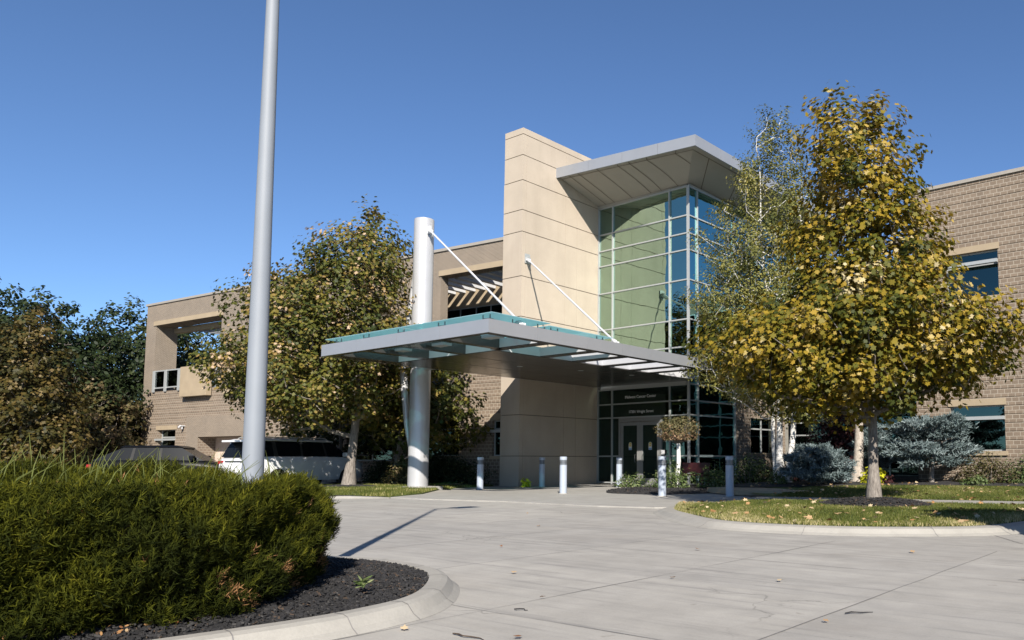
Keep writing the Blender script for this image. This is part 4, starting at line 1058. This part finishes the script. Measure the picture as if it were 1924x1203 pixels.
# pale trunked tree behind the maple
make_tree('tree with smooth pale tan trunk just behind the maple', 'tree', (-10.09, 24.77, .30), [(3.3, .8, 0), (4.2, 1.9, 0), (5.3, 2.1, .1), (6.3, 1.5, .1), (7.1, .5, .1)],
          110, 55, .15, M['leaf_mix'], M['bark_pale'], (6.3, .185), 46, clr=.55, tbias=.55, inner=.3)
# birch clump
make_tree('slender multi-stemmed white birch with sparse small leaves beside the glass tower', 'tree', (-12.08, 23.39, .28),
          [(2.2, 1.0, -.1), (3.2, 1.9, -.5), (4.6, 2.25, -.75), (6.2, 2.2, -.7), (7.6, 1.95, -.6), (9.0, 1.6, -.4), (10.4, 1.2, -.2), (11.6, .85, -.1), (12.6, .4, -.1)],
          470, 135, .085, M['leaf_birch'], M['birch'], (12, .1), 47, clr=.46, tbias=.45, tspread=.25, shape=OVAL, inner=.15, lobes=.3, limbr=.018, flat=.9,
          multi=[((-.12, .0), (-.5, -.5), 11.0, .125), ((.10, .1), (.5, .6), 8.6, .115), ((-.28, .15), (-1.1, -.5), 8.2, .10)], hue=-.1)

# background trees
def ray_pt(px_, d):
    a = R(-CYAW) + math.atan((px_ - PX) / FPX); return (math.sin(a) * d / math.cos(math.atan((px_ - PX) / FPX)), math.cos(a) * d / math.cos(math.atan((px_ - PX) / FPX)))
bgl = ['tall dark green tree at the far left edge of the picture', 'tall dark green tree, second from the left edge behind the bronze tree',
       'dark green tree top rising between the bronze tree and the brick wing', 'dark green tree touching the corner of the brick wing', 'green tree seen through the open terrace of the brick wing',
       'low green tree seen at the right side of the open terrace']
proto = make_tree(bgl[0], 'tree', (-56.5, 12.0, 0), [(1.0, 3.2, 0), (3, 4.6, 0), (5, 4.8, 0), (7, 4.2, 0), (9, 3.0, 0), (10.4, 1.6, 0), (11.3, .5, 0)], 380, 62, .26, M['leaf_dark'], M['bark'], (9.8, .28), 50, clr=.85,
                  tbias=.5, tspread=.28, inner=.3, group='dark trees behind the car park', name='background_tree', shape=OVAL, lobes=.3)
for i, (x, y, s, r_) in enumerate([(-52.3, 14.2, .90, 2.0), (-56.0, 19.5, .97, 4.1), (-54.5, 21.6, .9, 5.3), (-63.0, 32.5, .92, 1.2), (-57, 35.5, .78, 3.3)]):
    c = copy_tree(proto); c.location = (x, y, 0); c.scale = (s, s, s); c.rotation_euler = (0, 0, r_); c['label'] = bgl[i + 1]
make_tree('bronze and yellow leafed tree at the far left behind the hedge', 'tree', (-42.9, 10.9, 0), [(.7, 1.8, 0), (1.6, 2.6, .0), (2.6, 2.5, 0), (3.6, 2.2, 0), (4.6, 1.8, 0), (5.8, 1.3, .05), (6.8, .9, .05), (7.5, .4, .1)],
          260, 75, .16, M['leaf_bronze'], M['bark'], (7, .16), 52, clr=.62, tbias=.42, tspread=.3, hue=-.1, inner=.25, lobes=.25)
make_tree('low brown green tree between the bronze tree and the brick wing', 'tree', (-49.8, 15.6, 0), [(.5, 1.6, 0), (1.5, 2.3, 0), (2.8, 2.5, 0), (3.8, 2.0, 0), (4.8, 1.0, 0), (5.2, .4, 0)],
          140, 75, .17, M['leaf_brown'], M['bark'], (4, .12), 53, clr=.62, tbias=.6, inner=.3)
# evergreen just outside the right edge whose shade falls on the lawn corner
make_tree('dense round tree standing past the right edge of the lawn', 'tree', (.05, 10.9, .0), [(1.1, .5, 0), (1.7, 1.1, 0), (2.3, 1.2, 0), (2.9, .9, 0), (3.3, .3, 0)], 170, 90, .17, M['leaf_dark'], M['bark'], (2.6, .08), 54, clr=.30, inner=.1)

# ================================================================== SHRUBS
def rose(p, rx, ry, h, seed, label, n=900, mat='leaf_rose'):
    shrub(label, 'shrub', p, rx, ry, h, M[mat], n, .075, seed, group='bushes of the entrance bed', name='rose_bush', lump=.3, shell=.3)
rose((-17.35, 21.9, .05), .62, .5, .75, 61, 'small leafy rose bush in front of the bollard by the doors')
rose((-15.6, 21.9, .08), .95, .6, 1.0, 62, 'pale green rose bush left of the white wrapped trunk', 1500)
rose((-14.2, 22.4, .08), .8, .6, .95, 63, 'pale green rose bush right of the white wrapped trunk', 1300)
rose((-13.75, 23.9, .1), 1.1, .6, 1.45, 64, 'tall shaded rose bush against the tower side glazing', 1700)
rose((-12.6, 24.0, .14), 1.0, .6, 1.25, 65, 'shaded bush behind the bollard nearest the lawn', 1400, 'leaf_brown')
rose((-11.9, 22.6, .16), .5, .4, .8, 66, 'small light green bush between bollard and birch stems', 600)
shrub('low tuft of yellowing grass at the foot of the cream wall', 'plant', (-21.2, 20.5, .02), .22, .2, .42, M['leaf_lime'], 160, .10, 67, name='dry_plant', nst=2)
# standard topiary with wrapped trunk
tp = empty('topiary_tree', (-15.55, 22.25, .08), 0, label='little standard tree with bronze green ball crown on a white wrapped trunk', cat='tree')
m = MB(); m.tube([(-.04, 0, 0), (-.02, 0, .35), (.04, 0, .9), (.03, 0, 1.55)], [.085, .075, .075, .065], 14); m.box(-.2, .05, -.08, .08, -.02, .1); smooth_by_angle(m.build('trunk', M['w_decal'], tp), 50)
m = MB(); rg = random.Random(5)
for i in range(46):
    a = rg.uniform(0, 6.28); e = rg.uniform(-.15, 1.4); r_ = rg.uniform(.6, 1); m.tube([(0.03, 0, 1.5), (.3 * r_ * math.cos(a), .3 * r_ * math.sin(a), 1.6 + .2 * e), (.74 * r_ * math.cos(a) * math.cos(e * .6), .74 * r_ * math.sin(a) * math.cos(e * .6), 1.66 + .55 * math.sin(e))], [.014, .008, .003], 4)
m.build('branches', M['bark'], tp)
rng = np.random.default_rng(9); n = 2600; d = rng.normal(size=(n, 3)); d /= np.linalg.norm(d, axis=1, keepdims=True)
rad = rng.uniform(.35, 1, n) ** .5 * (1 + .12 * np.sin(d[:, 0] * 7 + d[:, 2] * 5))
P_ = d * rad[:, None] * np.array([.80, .78, .50]); P_[:, 2] = np.maximum(P_[:, 2], -.34) + 1.98
leaves('crown', P_, d + rng.normal(size=(n, 3)) * .6, rng.uniform(.05, .1, n), .5 + rng.normal(0, .2, n) - .35 * d[:, 2], OVAL, M['leaf_topiary'], tp)

def spruce(label, loc, rx, h0, h1, n, seed, stem=True, name='spruce_shrub'):
    rng = np.random.default_rng(seed); np.random.seed(seed)
    root = empty(name, loc, 0, label=label, cat='shrub', group='blue spruce shrubs')
    npad = 60; P = []; D = []; T = []
    bm_ = MB()
    for i in range(npad):
        f = rng.uniform(); z = h0 + (h1 - h0) * f; a = rng.uniform(0, 6.28); R_ = rx * math.sin(math.pi * min(1, .28 + .62 * f) * .98) ** .7 if f < .98 else rx * .3
        L = R_ * rng.uniform(.65, 1.05); dirv = np.array([math.cos(a), math.sin(a), rng.uniform(.0, .25)])
        bm_.tube([(0, 0, z * .8), tuple(dirv * L * .5 + np.array([0, 0, z * .9])), tuple(dirv * L + np.array([0, 0, z]))], [.025, .015, .005], 5, False)
        m_ = n // npad
        t = rng.uniform(.35, 1.05, m_); side = rng.normal(0, .16, m_) * L * .8; per = np.array([-dirv[1], dirv[0], 0])
        q = np.array([0, 0, z]) + dirv * (L * t)[:, None] * np.array([1, 1, 1]) + per * side[:, None] + np.column_stack([np.zeros(m_), np.zeros(m_), rng.normal(0, .035, m_)])
        P.append(q); D.append(dirv * .8 + per * (np.sign(side) * rng.uniform(.2, .9, m_))[:, None] + np.column_stack([np.zeros(m_), np.zeros(m_), rng.uniform(.0, .7, m_)]) + rng.normal(size=(m_, 3)) * .35)
        T.append(np.full(m_, .5 + rng.normal(0, .1)) + rng.normal(0, .2, m_))
    if stem: bm_.tube([(0, 0, -.1), (.03, 0, h0), (0, 0, h1 * .9)], [.09, .07, .03], 8)
    bm_.build('branches', M['bark'], root)
    P = np.vstack(P); D = np.vstack(D); T = np.concatenate(T); N = rng.normal(size=P.shape)
    leaves('needles', P, N, rng.uniform(.09, .16, len(P)), T, [(-.11, 0), (.11, 0), (.07, .8), (0, 1), (-.07, .8)], M['leaf_spruce'], root, updir=D)
spruce('large tiered blue spruce shrub on a short trunk below the right windows', (-7.75, 24.9, .3), 1.62, .55, 2.0, 30000, 71)
spruce('low mounded blue spruce shrub in shade left of the pale trunk', (-10.6, 22.7, .2), 1.12, .12, 1.18, 20000, 72, stem=False)
spruce('small blue spruce shrub behind the two tree trunks', (-10.0, 26.1, .3), .8, .4, 1.7, 9000, 73)
shrub('clump of lime yellow broad leaves between the two tree trunks', 'plant', (-9.35, 24.15, .27), .5, .4, .85, M['leaf_lime'], 300, .17, 74, name='hosta_plant', shape=DIAM)
shrub('small dusky pink flowering clump beside the lime leaves', 'plant', (-8.75, 23.9, .27), .2, .2, .35, M['leaf_red'], 160, .08, 79, name='pink_plant', nst=3)
shrub('dark red leaved ornamental maple in front of the recessed glazing', 'tree', (-12.3, 29.5, .33), 2.0, 1.5, 3.6, M['leaf_red'], 5200, .15, 75, name='red_maple', nst=14, z0=.6)
shrub('deep maroon leaved bush low behind the shaded spruce', 'shrub', (-11.9, 25.2, .3), 1.0, .7, 1.25, M['leaf_red'], 1800, .08, 76, name='maroon_bush')
shrub('green brown bush below the right window beside the blue spruce', 'shrub', (-6.1, 25.2, .32), 1.15, .6, 1.05, M['leaf_brown'], 3000, .07, 77)
shrub('loose green bush at the right edge under the brick wall', 'shrub', (-4.9, 25.3, .33), .95, .6, 1.15, M['leaf_rose'], 2400, .07, 78)
shrub('dark red barberry at the right edge below the lower window', 'shrub', (-4.6, 26.0, .33), .6, .4, 1.5, M['leaf_red'], 1500, .07, 80, name='barberry_bush')
shrub('low light green plant at the foot of the right bushes', 'plant', (-6.2, 24.0, .3), .5, .3, .35, M['leaf_rose'], 500, .07, 81, name='ground_plant')
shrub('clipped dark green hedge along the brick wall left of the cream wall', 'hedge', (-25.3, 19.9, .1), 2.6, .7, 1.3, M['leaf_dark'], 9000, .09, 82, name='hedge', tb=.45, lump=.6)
shrub('rounded green bush left of the round column', 'shrub', (-24.9, 17.9, .1), 1.25, .8, 1.25, M['leaf_brown'], 3500, .09, 83)
shrub('dark bush beside the tree trunk in front of the brick wall', 'shrub', (-27.6, 18.9, .1), 1.5, .8, 1.3, M['leaf_dark'], 3500, .09, 84)
# dark red bench in front of the tower glazing
bn = empty('bench', (-16.0, 23.6, .05), 0, label='dark red bench half hidden behind the white wrapped trunk', cat='bench')
M['maroon'] = simple('maroon_paint', (.045, .007, .009), .5)
m = MB(); m.box(-.6, .6, 0, .45, .42, .47); m.build('seat', M['maroon'], bn)
m = MB(); m.box(-.6, .6, .45, .49, .5, .88); m.build('backrest', M['maroon'], bn)
for sx_ in (-.55, .55):
    for sy_ in (.04, .42): m = MB(); m.box(sx_ - .03, sx_ + .03, sy_ - .03, sy_ + .03, 0, .42); m.build('leg', M['maroon'], bn)

# ================================================================== JUNIPER HEDGE
from mathutils.geometry import delaunay_2d_cdt
HP = dense([(-5.35, -1.6), (-5.05, .2), (-4.88, 1.35), (-4.80, 1.95), (-4.98, 2.42), (-5.3, 2.80), (-5.75, 3.05), (-6.4, 3.05), (-7.1, 2.75), (-7.9, 2.2), (-8.8, 1.0), (-9.3, -1.6)], 6)
hpn = np.array(HP)
segA = hpn[:-1]; segB = hpn[1:]
def hdist(q):
    best = np.full(len(q), 1e9); bd = np.zeros((len(q), 2))
    for a, b in zip(segA, segB):
        t = np.clip(((q - a) @ (b - a)) / ((b - a) @ (b - a)), 0, 1); c = a + t[:, None] * (b - a); v = q - c; d = np.linalg.norm(v, axis=1)
        k_ = d < best; best[k_] = d[k_]; bd[k_] = v[k_]
    return best, bd / (np.linalg.norm(bd, axis=1, keepdims=True) + 1e-9)
def hinside(q):
    c = np.zeros(len(q), bool); K = len(hpn); j = K - 1
    for i in range(K):
        yi, yj, xi, xj = hpn[i, 1], hpn[j, 1], hpn[i, 0], hpn[j, 0]
        c ^= ((yi > q[:, 1]) != (yj > q[:, 1])) & (q[:, 0] < (xj - xi) * (q[:, 1] - yi) / (yj - yi + 1e-12) + xi); j = i
    return c
jh = empty('juniper_hedge', (0, 0, 0), 0, label='long feathery green juniper hedge filling the near left island', cat='hedge')
rng = np.random.default_rng(5)
ZT = .885
def topz(q, d):
    ln = .05 * np.sin(q[:, 0] * 3.1 + q[:, 1] * 1.3) + .04 * np.sin(q[:, 1] * 4.7 - q[:, 0] * 2.2) + .03 * np.sin(q[:, 0] * 9 + q[:, 1] * 7)
    return ZT - .07 * np.clip(1 - d / .4, 0, 1) ** 2 + ln
# inner core
xs = np.arange(-9.4, -4.4, .11); ys_ = np.arange(-1.6, 3.7, .11)
q = np.array([(x, y) for x in xs for y in ys_]); ins = hinside(q); q = q[ins]; d, nv = hdist(q)
allp = [Vector(p) for p in HP] + [Vector(p) for p in q[d > .05]]
nH = len(HP); r_ = delaunay_2d_cdt(allp, [(i, (i + 1) % nH) for i in range(nH)], [list(range(nH))], 1, 1e-5)
vq = np.array([(p.x, p.y) for p in r_[0]]); dd, _ = hdist(vq)
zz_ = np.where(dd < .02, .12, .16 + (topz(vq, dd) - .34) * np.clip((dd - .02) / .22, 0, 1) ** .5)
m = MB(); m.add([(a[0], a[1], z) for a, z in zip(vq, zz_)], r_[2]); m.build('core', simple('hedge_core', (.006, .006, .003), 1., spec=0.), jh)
# sprays
Psp = []; Dsp = []; Tsp = []
def surf_samples(n, side):
    P = []; Nn = []
    if side:
        # along the boundary polyline (front and right end), bulging sides
        L = np.linalg.norm(segB - segA, axis=1); cs = np.cumsum(L) / L.sum()
        u = rng.uniform(0, 1, n); i = np.searchsorted(cs, u); t = rng.uniform(0, 1, n); base = segA[i] + (segB[i] - segA[i]) * t[:, None]
        tg = (segB - segA) / L[:, None]; nout = np.column_stack([tg[:, 1], -tg[:, 0]])[i]
        h = rng.uniform(0, 1, n)
        lump = .05 * np.sin(base[:, 0] * 6 + base[:, 1] * 5 + h * 5) + .05 * np.sin(base[:, 1] * 8 - h * 9 + base[:, 0] * 3) + .03 * np.sin(base[:, 1] * 21 + h * 17)
        bul = .20 + .13 * np.sin(h * math.pi * .62) - .12 * np.clip((h - .72) / .28, 0, 1) ** 2 + lump
        xy = base + nout * (bul - rng.uniform(0, .14, n))[:, None]
        z = .15 + h * (ZT - .16) + rng.normal(0, .02, n)
        P = np.column_stack([xy, z]); Nn = np.column_stack([nout, .15 + .7 * h])
    else:
        q = rng.uniform([-9.3, -1.6], [-4.6, 3.6], (n * 2, 2)); q = q[hinside(q)][:n]; d, v = hdist(q)
        P = np.column_stack([q, topz(q, d) - rng.uniform(0, .07, len(q))]); Nn = np.column_stack([-v * .15, np.ones(len(q))])
    return P, Nn
P1, N1 = surf_samples(50000, True); P2, N2 = surf_samples(28000, False)
keep = (P1[:, 1] > .3) & ~((P1[:, 0] < -7.6)); P1, N1 = P1[keep], N1[keep]
SP = np.vstack([P1, P2]); SN = np.vstack([N1, N2]); ns = len(SP)
SN /= np.linalg.norm(SN, axis=1, keepdims=True)
SD_ = SN * .75 + np.array([.05, .05, .75]) + rng.normal(size=(ns, 3)) * .33; SD_ /= np.linalg.norm(SD_, axis=1, keepdims=True)
SL = rng.uniform(.055, .12, ns)
SB = np.cross(SD_, rng.normal(size=(ns, 3))); SB /= np.linalg.norm(SB, axis=1, keepdims=True)
lowf = .5 * np.sin(SP[:, 0] * 5.3 + SP[:, 1] * 3.7 + SP[:, 2] * 6) + .5 * np.sin(SP[:, 1] * 9.1 - SP[:, 0] * 4 + SP[:, 2] * 4)
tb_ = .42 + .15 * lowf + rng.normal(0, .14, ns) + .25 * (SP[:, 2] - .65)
dead = (rng.uniform(size=ns) < .003) | ((rng.uniform(size=ns) < .5) & (np.sin(SP[:, 1] * 13 + SP[:, 2] * 17) > .75) & (SP[:, 2] < .42) & (SP[:, 1] > 2.1))
for kblade in range(12):
    f = (kblade + 1) / 12; sgn = 1 if kblade % 2 else -1
    base = SP + SD_ * (SL * f * .8)[:, None] - SD_ * .05
    dv = SD_ * .9 + SB * sgn * (.75 * (1 - f * .55)) + rng.normal(size=(ns, 3)) * .16
    if kblade == 11: dv = SD_ + rng.normal(size=(ns, 3)) * .08
    Psp.append(base); Dsp.append(dv * (SL * (.52 - .22 * f))[:, None] / np.linalg.norm(dv, axis=1, keepdims=True)); Tsp.append(np.where(dead, 1., np.minimum(tb_ + .25 * f - .1 + rng.normal(0, .05, ns), .96)))
PB = np.vstack(Psp); DB = np.vstack(Dsp); TB = np.concatenate(Tsp)
LB_ = np.linalg.norm(DB, axis=1)
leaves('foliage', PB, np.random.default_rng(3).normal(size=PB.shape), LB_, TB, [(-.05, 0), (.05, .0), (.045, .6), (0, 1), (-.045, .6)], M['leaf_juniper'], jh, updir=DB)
# long upright shoots on top
m = MB(); rg = random.Random(12)
PS = []; DS = []
for i in range(330):
    y = rg.uniform(.2, 3.3); x = rg.uniform(-8.2, -4.9)
    if not hinside(np.array([[x, y]]))[0]: continue
    tall = .10 + .16 * rg.random() + (.14 if y < 1.9 and x < -5.6 else 0) * rg.random()
    z = ZT - .05; lx = rg.uniform(-.12, .16); ly = rg.uniform(-.1, .16)
    pts = [(x, y, z), (x + lx * .35, y + ly * .35, z + tall * .55), (x + lx, y + ly, z + tall)]
    m.tube(pts, [.003, .0025, .001], 4)
tag(m.build('long_shoots', simple('shoot_green', (.13, .15, .03), .7, var=.3, vs=3), jh), kind='stuff')
# sprout on the island mulch
m = MB(); rg = random.Random(3); np.random.seed(2)
C_ = []; D_ = []
for i in range(26):
    a = rg.uniform(0, 6.28); C_.append((0, 0, rg.uniform(0, .05))); D_.append((math.cos(a), math.sin(a), rg.uniform(.3, 1.3)))
sp_ = leaves('weed_sprout', np.array(C_, float), np.random.normal(size=(26, 3)), np.random.uniform(.04, .085, 26), np.random.uniform(.4, 1, 26), [(-.12, 0), (.12, .1), (.1, .6), (0, 1), (-.1, .6)], M['leaf_rose'], None, (-4.66, 3.05, .165), updir=np.array(D_, float))
tag(sp_, 'small pale green weed sprouting from the black island mulch', 'weed')

# ================================================================== VEHICLES
def loft(mb, rings, mi=0, cap=True):
    n = len(rings[0]); vs = [p for r_ in rings for p in r_]; fs = []
    for i in range(len(rings) - 1):
        for k_ in range(n):
            k2 = (k_ + 1) % n; fs.append((i * n + k_, (i + 1) * n + k_, (i + 1) * n + k2, i * n + k2))
    if cap: fs.append(tuple(range(n))); fs.append(tuple((len(rings) - 1) * n + k_ for k_ in range(n - 1, -1, -1)))
    mb.add(vs, fs, mi)
def car(label, loc, rz, L, W, H, belt, hood, paint, x_ws, x_rw, rear_slope, front_slope, name='parked_car', pillars=(), rails=False):
    """x forward. body loft + glasshouse loft"""
    root = empty(name, loc, rz, label=label, cat='car')
    hw = W / 2; body = MB()
    def ring(x, zt__, w, zb=.28):
        w2 = w; return [(x, -w2 * .93, zb), (x, w2 * .93, zb), (x, w2, zb + .16), (x, w2, zt__ - .22), (x, w2 * .965, zt__ - .06), (x, w2 * .90, zt__), (x, -w2 * .90, zt__), (x, -w2 * .965, zt__ - .06), (x, -w2, zt__ - .22), (x, -w2, zb + .16)]
    xs_ = [(-L / 2, belt - .22, hw * .86, .42), (-L / 2 + .06, belt - .10, hw * .93, .34), (-L / 2 + .25, belt, hw * .98, .28), (-L / 4, belt, hw, .28), (L * .1, belt, hw, .28), (x_ws + .45, belt - .01, hw, .28), (x_ws + .7, hood, hw * .99, .28), (L / 2 - .45, hood - .07, hw * .96, .28), (L / 2 - .12, hood - .2, hw * .88, .3), (L / 2, hood - .34, hw * .80, .36)]
    loft(body, [ring(x, z, w, zb) for x, z, w, zb in xs_])
    smooth_by_angle(body.build('body', paint, root), 38)
    gh = MB(); xr0 = -L / 2 + .12
    def gr(x0b, x0t, x1b, x1t, z0, z1, wb, wt):
        loft(gh, [[(x0b, -wb, z0), (x1b, -wb, z0), (x1b, wb, z0), (x0b, wb, z0)], [(x0t, -wt, z1), (x1t, -wt, z1), (x1t, wt, z1), (x0t, wt, z1)]])
    gr(xr0, x_rw, x_ws + .75, x_ws, belt - .02, H - .09, hw * .90, hw * .76)
    gh.build('windows', M['carglass'], root)
    rf_ = MB(); loft(rf_, [[(x_rw - .12, -hw * .74, H - .10), (x_ws + .06, -hw * .74, H - .10), (x_ws + .06, hw * .74, H - .10), (x_rw - .12, hw * .74, H - .10)],
                           [(x_rw - .10, -hw * .775, H - .06), (x_ws + .02, -hw * .775, H - .06), (x_ws + .02, hw * .775, H - .06), (x_rw - .10, hw * .775, H - .06)],
                           [(x_rw + .05, -hw * .68, H - .01), (x_ws - .2, -hw * .68, H), (x_ws - .2, hw * .68, H), (x_rw + .05, hw * .68, H - .01)]])
    smooth_by_angle(rf_.build('roof', paint, root), 30)
    for (xb, xt, w_) in pillars:
        for s_ in (-1, 1):
            pl = MB()
            yb_, yt = s_ * hw * .905, s_ * hw * .768
            pl.add([(xb - w_, yb_, belt), (xb + w_, yb_, belt), (xt + w_ * .8, yt, H - .1), (xt - w_ * .8, yt, H - .1),
                    (xb - w_, yb_ - s_ * .04, belt), (xb + w_, yb_ - s_ * .04, belt), (xt + w_ * .8, yt - s_ * .04, H - .1), (xt - w_ * .8, yt - s_ * .04, H - .1)],
                   [(0, 1, 2, 3), (7, 6, 5, 4), (0, 4, 5, 1), (1, 5, 6, 2), (2, 6, 7, 3), (3, 7, 4, 0)])
            pl.build('pillar', paint if xb < -2 else M['black'], root)
    for xw in (-L * .30, L * .31):
        for s_ in (-1, 1):
            w = MB(); w.tube([(xw, s_ * (hw - .22), .36), (xw, s_ * (hw + .005), .36)], .36, 28); wo = w.build('wheel', M['black'], root)
            r2 = MB(); r2.tube([(xw, s_ * (hw - .02), .36), (xw, s_ * (hw + .012), .36)], .24, 20); r2.build('rim', M['mull'], wo)
    for s_ in (-1, 1):
        t = MB(); t.box(-L / 2 - .0, -L / 2 + .26, min(s_ * hw * .62, s_ * hw * .93), max(s_ * hw * .62, s_ * hw * .93), belt - .26, belt - .15); t.build('taillight', M['tail'], root)
        t = MB(); t.box(L / 2 - .35, L / 2 - .12, min(s_ * hw * .5, s_ * hw * .9), max(s_ * hw * .5, s_ * hw * .9), hood - .32, hood - .2); t.build('headlight', M['mull'], root)
        t = MB(); t.box(x_ws + .35, x_ws + .5, min(s_ * hw * .95, s_ * (hw + .2)), max(s_ * hw * .95, s_ * (hw + .2)), belt, belt + .17); t.build('mirror', paint, root, bevel=.03)
        for xh in (-L * .06, L * .12):
            t = MB(); t.box(xh - .1, xh + .1, min(s_ * (hw - .01), s_ * (hw + .03)), max(s_ * (hw - .01), s_ * (hw + .03)), belt - .2, belt - .16); t.build('door_handle', paint, root)
    if rails:
        for s_ in (-1, 1):
            t = MB(); t.tube([(x_rw + .2, s_ * hw * .7, H), (x_rw + .3, s_ * hw * .7, H + .05), (x_ws - .3, s_ * hw * .7, H + .05), (x_ws - .2, s_ * hw * .7, H)], .02, 6); t.build('roof_rail', M['mull'], root)
        t = MB(); t.box(-L / 2 + .0, -L / 2 + .3, -hw * .74, hw * .74, H - .13, H - .07); t.build('rear_spoiler', paint, root)
        t = MB(); t.box(-L / 2 - .02, -L / 2 + .1, -hw * .5, hw * .5, belt - .2, belt - .15); t.build('chrome_strip', M['steel'], root)
    return root
def carpaint(name, c, metal=.0):
    m_, nt_, b_ = newmat(name); b_.inputs['Base Color'].default_value = (*c, 1); b_.inputs['Roughness'].default_value = .32; b_.inputs['Metallic'].default_value = metal
    b_.inputs['Coat Weight'].default_value = .5 if c[0] > .1 else .0; b_.inputs['Specular IOR Level'].default_value = .5 if c[0] > .1 else .08; v_ = objcoord(nt_); n_ = noise(nt_, v_, 3, 4); nt_.links.new(ramp(nt_, n_, [(.3, tuple(x * .93 for x in c)), (.7, c)]), b_.inputs['Base Color']); return m_
M['carglass'] = simple('car_glass', (.008, .010, .013), .2, var=.05, spec=.12)
M['tail'] = simple('tail_lens', (.35, .01, .015), .25, var=.05)
hd = math.atan2(.98, -.17)
car('white sport utility vehicle parked behind the lamp pole, rear to the camera', (-28.95, 15.9, 0), hd, 5.1, 2.0, 1.80, 1.15, 1.12, carpaint('white_paint', (.62, .63, .65)), 1.0, -2.15, 0, 0, pillars=((-1.55, -1.6, .09), (-.45, -.45, .05), (.65, .55, .05), (-2.2, -2.1, .1)), rails=True)
car('black car parked at the far left behind the hedge', (-31.35, 12.45, 0), math.atan2(.881, .472) - .18, 4.7, 1.85, 1.55, 1.02, .98, carpaint('black_paint', (.006, .0065, .008)), .55, -1.3, 0, 0, pillars=((-1.0, -.95, .05), (-.1, -.1, .05)))

# ================================================================== LITTER
rg = random.Random(77)
LOB = np.array(MAPLE)
spots = [(-4.0, 2.9, .9, 'pale curled fallen leaf lying beside the island kerb at the bottom of the drive'), (-3.3, 3.15, .15, 'rust red fallen leaf on the near drive right of the bark strip'),
         (-2.5, 3.55, .2, 'rust brown fallen leaf at the very front right of the drive'), (-6.9, 6.3, .1, 'tiny red brown leaf on the drive beyond the island tip'),
         (-3.9, 5.5, .35, 'small brown leaf alone in the middle of the drive'), (-3.1, 5.9, .95, 'crumpled white fallen leaf on the middle of the drive'),
         (-8.6, 8.6, .4, 'small brown leaf on the drive near the tip of the pole shadow'), (-2.1, 4.6, .5, 'brown leaf on the right foreground of the drive'),
         (-4.9, 7.4, .3, 'small brown leaf on the drive halfway to the bollards'), (-5.2, 4.9, .7, 'tan leaf on the drive right of the island kerb'),
         (-2.9, 8.6, .6, 'tan leaf on the drive before the lawn kerb'), (-10.8, 10.5, .5, 'tiny tan leaf on the drive in front of the canopy'),
         (-4.1, 4.15, .25, 'reddish leaf on the drive just off the rounded kerb corner'), (-1.5, 7.2, .8, 'pale leaf on the drive at the right edge')]
for i, (x, y, tv, la) in enumerate(spots):
    np.random.seed(i); s_ = rg.uniform(.035, .06) * (1.3 if y > 7 else 1)
    sh = [(p[0], p[1], .18 * (p[0] ** 2) + rg.uniform(-.06, .1)) for p in MAPLE]
    o = leaves('fallen_leaf', np.array([[0, 0, .012]]), np.array([[rg.uniform(-.3, .3), rg.uniform(-.3, .3), 1]]), np.array([s_]), np.array([tv]), sh, M['litter'], None, (x, y, .006))
    tag(o, la, 'leaf', 'fallen leaves on the drive')
for i, (x, y, a, l, la) in enumerate(((-2.05, 5.0, .9, .2, 'crooked dark twig on the right side of the drive'), (-3.55, 3.0, .1, .26, 'long strip of brown bark on the drive beside the island kerb'), (-2.95, 2.85, .3, .09, 'short dark twig at the bottom centre of the drive'),
                                  (-3.9, 3.75, .5, .1, 'little dark twig just off the kerb corner'))):
    m = MB(); pts = [(l * t * math.cos(a) - .5 * l * math.cos(a), l * t * math.sin(a) - .5 * l * math.sin(a) + .015 * math.sin(t * 9 + i), .006 + .004 * math.sin(t * 5)) for t in np.linspace(0, 1, 6)]
    m.tube(pts, [.004, .005, .004, .004, .003, .002], 5)
    tag(m.build('twig', M['chip3' if i == 1 else 'chip'], None, (x, y, .004)), la, 'twig', 'twigs on the drive')
# leaf litter on lawn and beds
rng = np.random.default_rng(33); np.random.seed(33)
def inpoly(x, y, P):
    c = False; j = len(P) - 1
    for i in range(len(P)):
        if ((P[i][1] > y) != (P[j][1] > y)) and (x < (P[j][0] - P[i][0]) * (y - P[i][1]) / (P[j][1] - P[i][1]) + P[i][0]): c = not c
        j = i
    return c
LITP = [(p[0], p[1]) for p in offset(front, -.12)] + [(-2.2, 25), (-12.5, 25), (-12.3, 21), (-9.4, 17.6), (-9.2, 15)]
n = 480; Q = []
while len(Q) < n:
    x, y = rng.uniform(-12.5, -2.4), rng.uniform(10, 25.5)
    if not inpoly(x, y, LITP): continue
    Q.append((x, y, lz2(x, y) + (.045 if y < 23 else .03)))
Q = np.array(Q)
o = leaves('leaf_litter', Q, np.column_stack([rng.normal(0, .4, n), rng.normal(0, .4, n), np.ones(n)]), rng.uniform(.05, .12, n), rng.uniform(.2, 1, n), MAPLE, M['litter'])
tag(o, 'scattered pale fallen leaves on the lawn and planting beds', 'leaf litter', kind='stuff')
n = 260; Q = []
for i in range(n):
    p = hpn[rng.integers(12, 40)]; q = (p + (rng.uniform(-.12, .2)) * np.array([.9, .1]) + rng.normal(0, .05, 2)); Q.append((q[0], q[1], isl_z(q[0], q[1]) + .02))
o = leaves('hedge_litter', np.array(Q), np.column_stack([rng.normal(0, .5, n), rng.normal(0, .5, n), np.ones(n)]), rng.uniform(.015, .035, n), rng.uniform(0, .7, n), OVAL, M['litter'])
tag(o, 'dry brown needles and leaf scraps along the foot of the juniper hedge', 'leaf litter', kind='stuff')
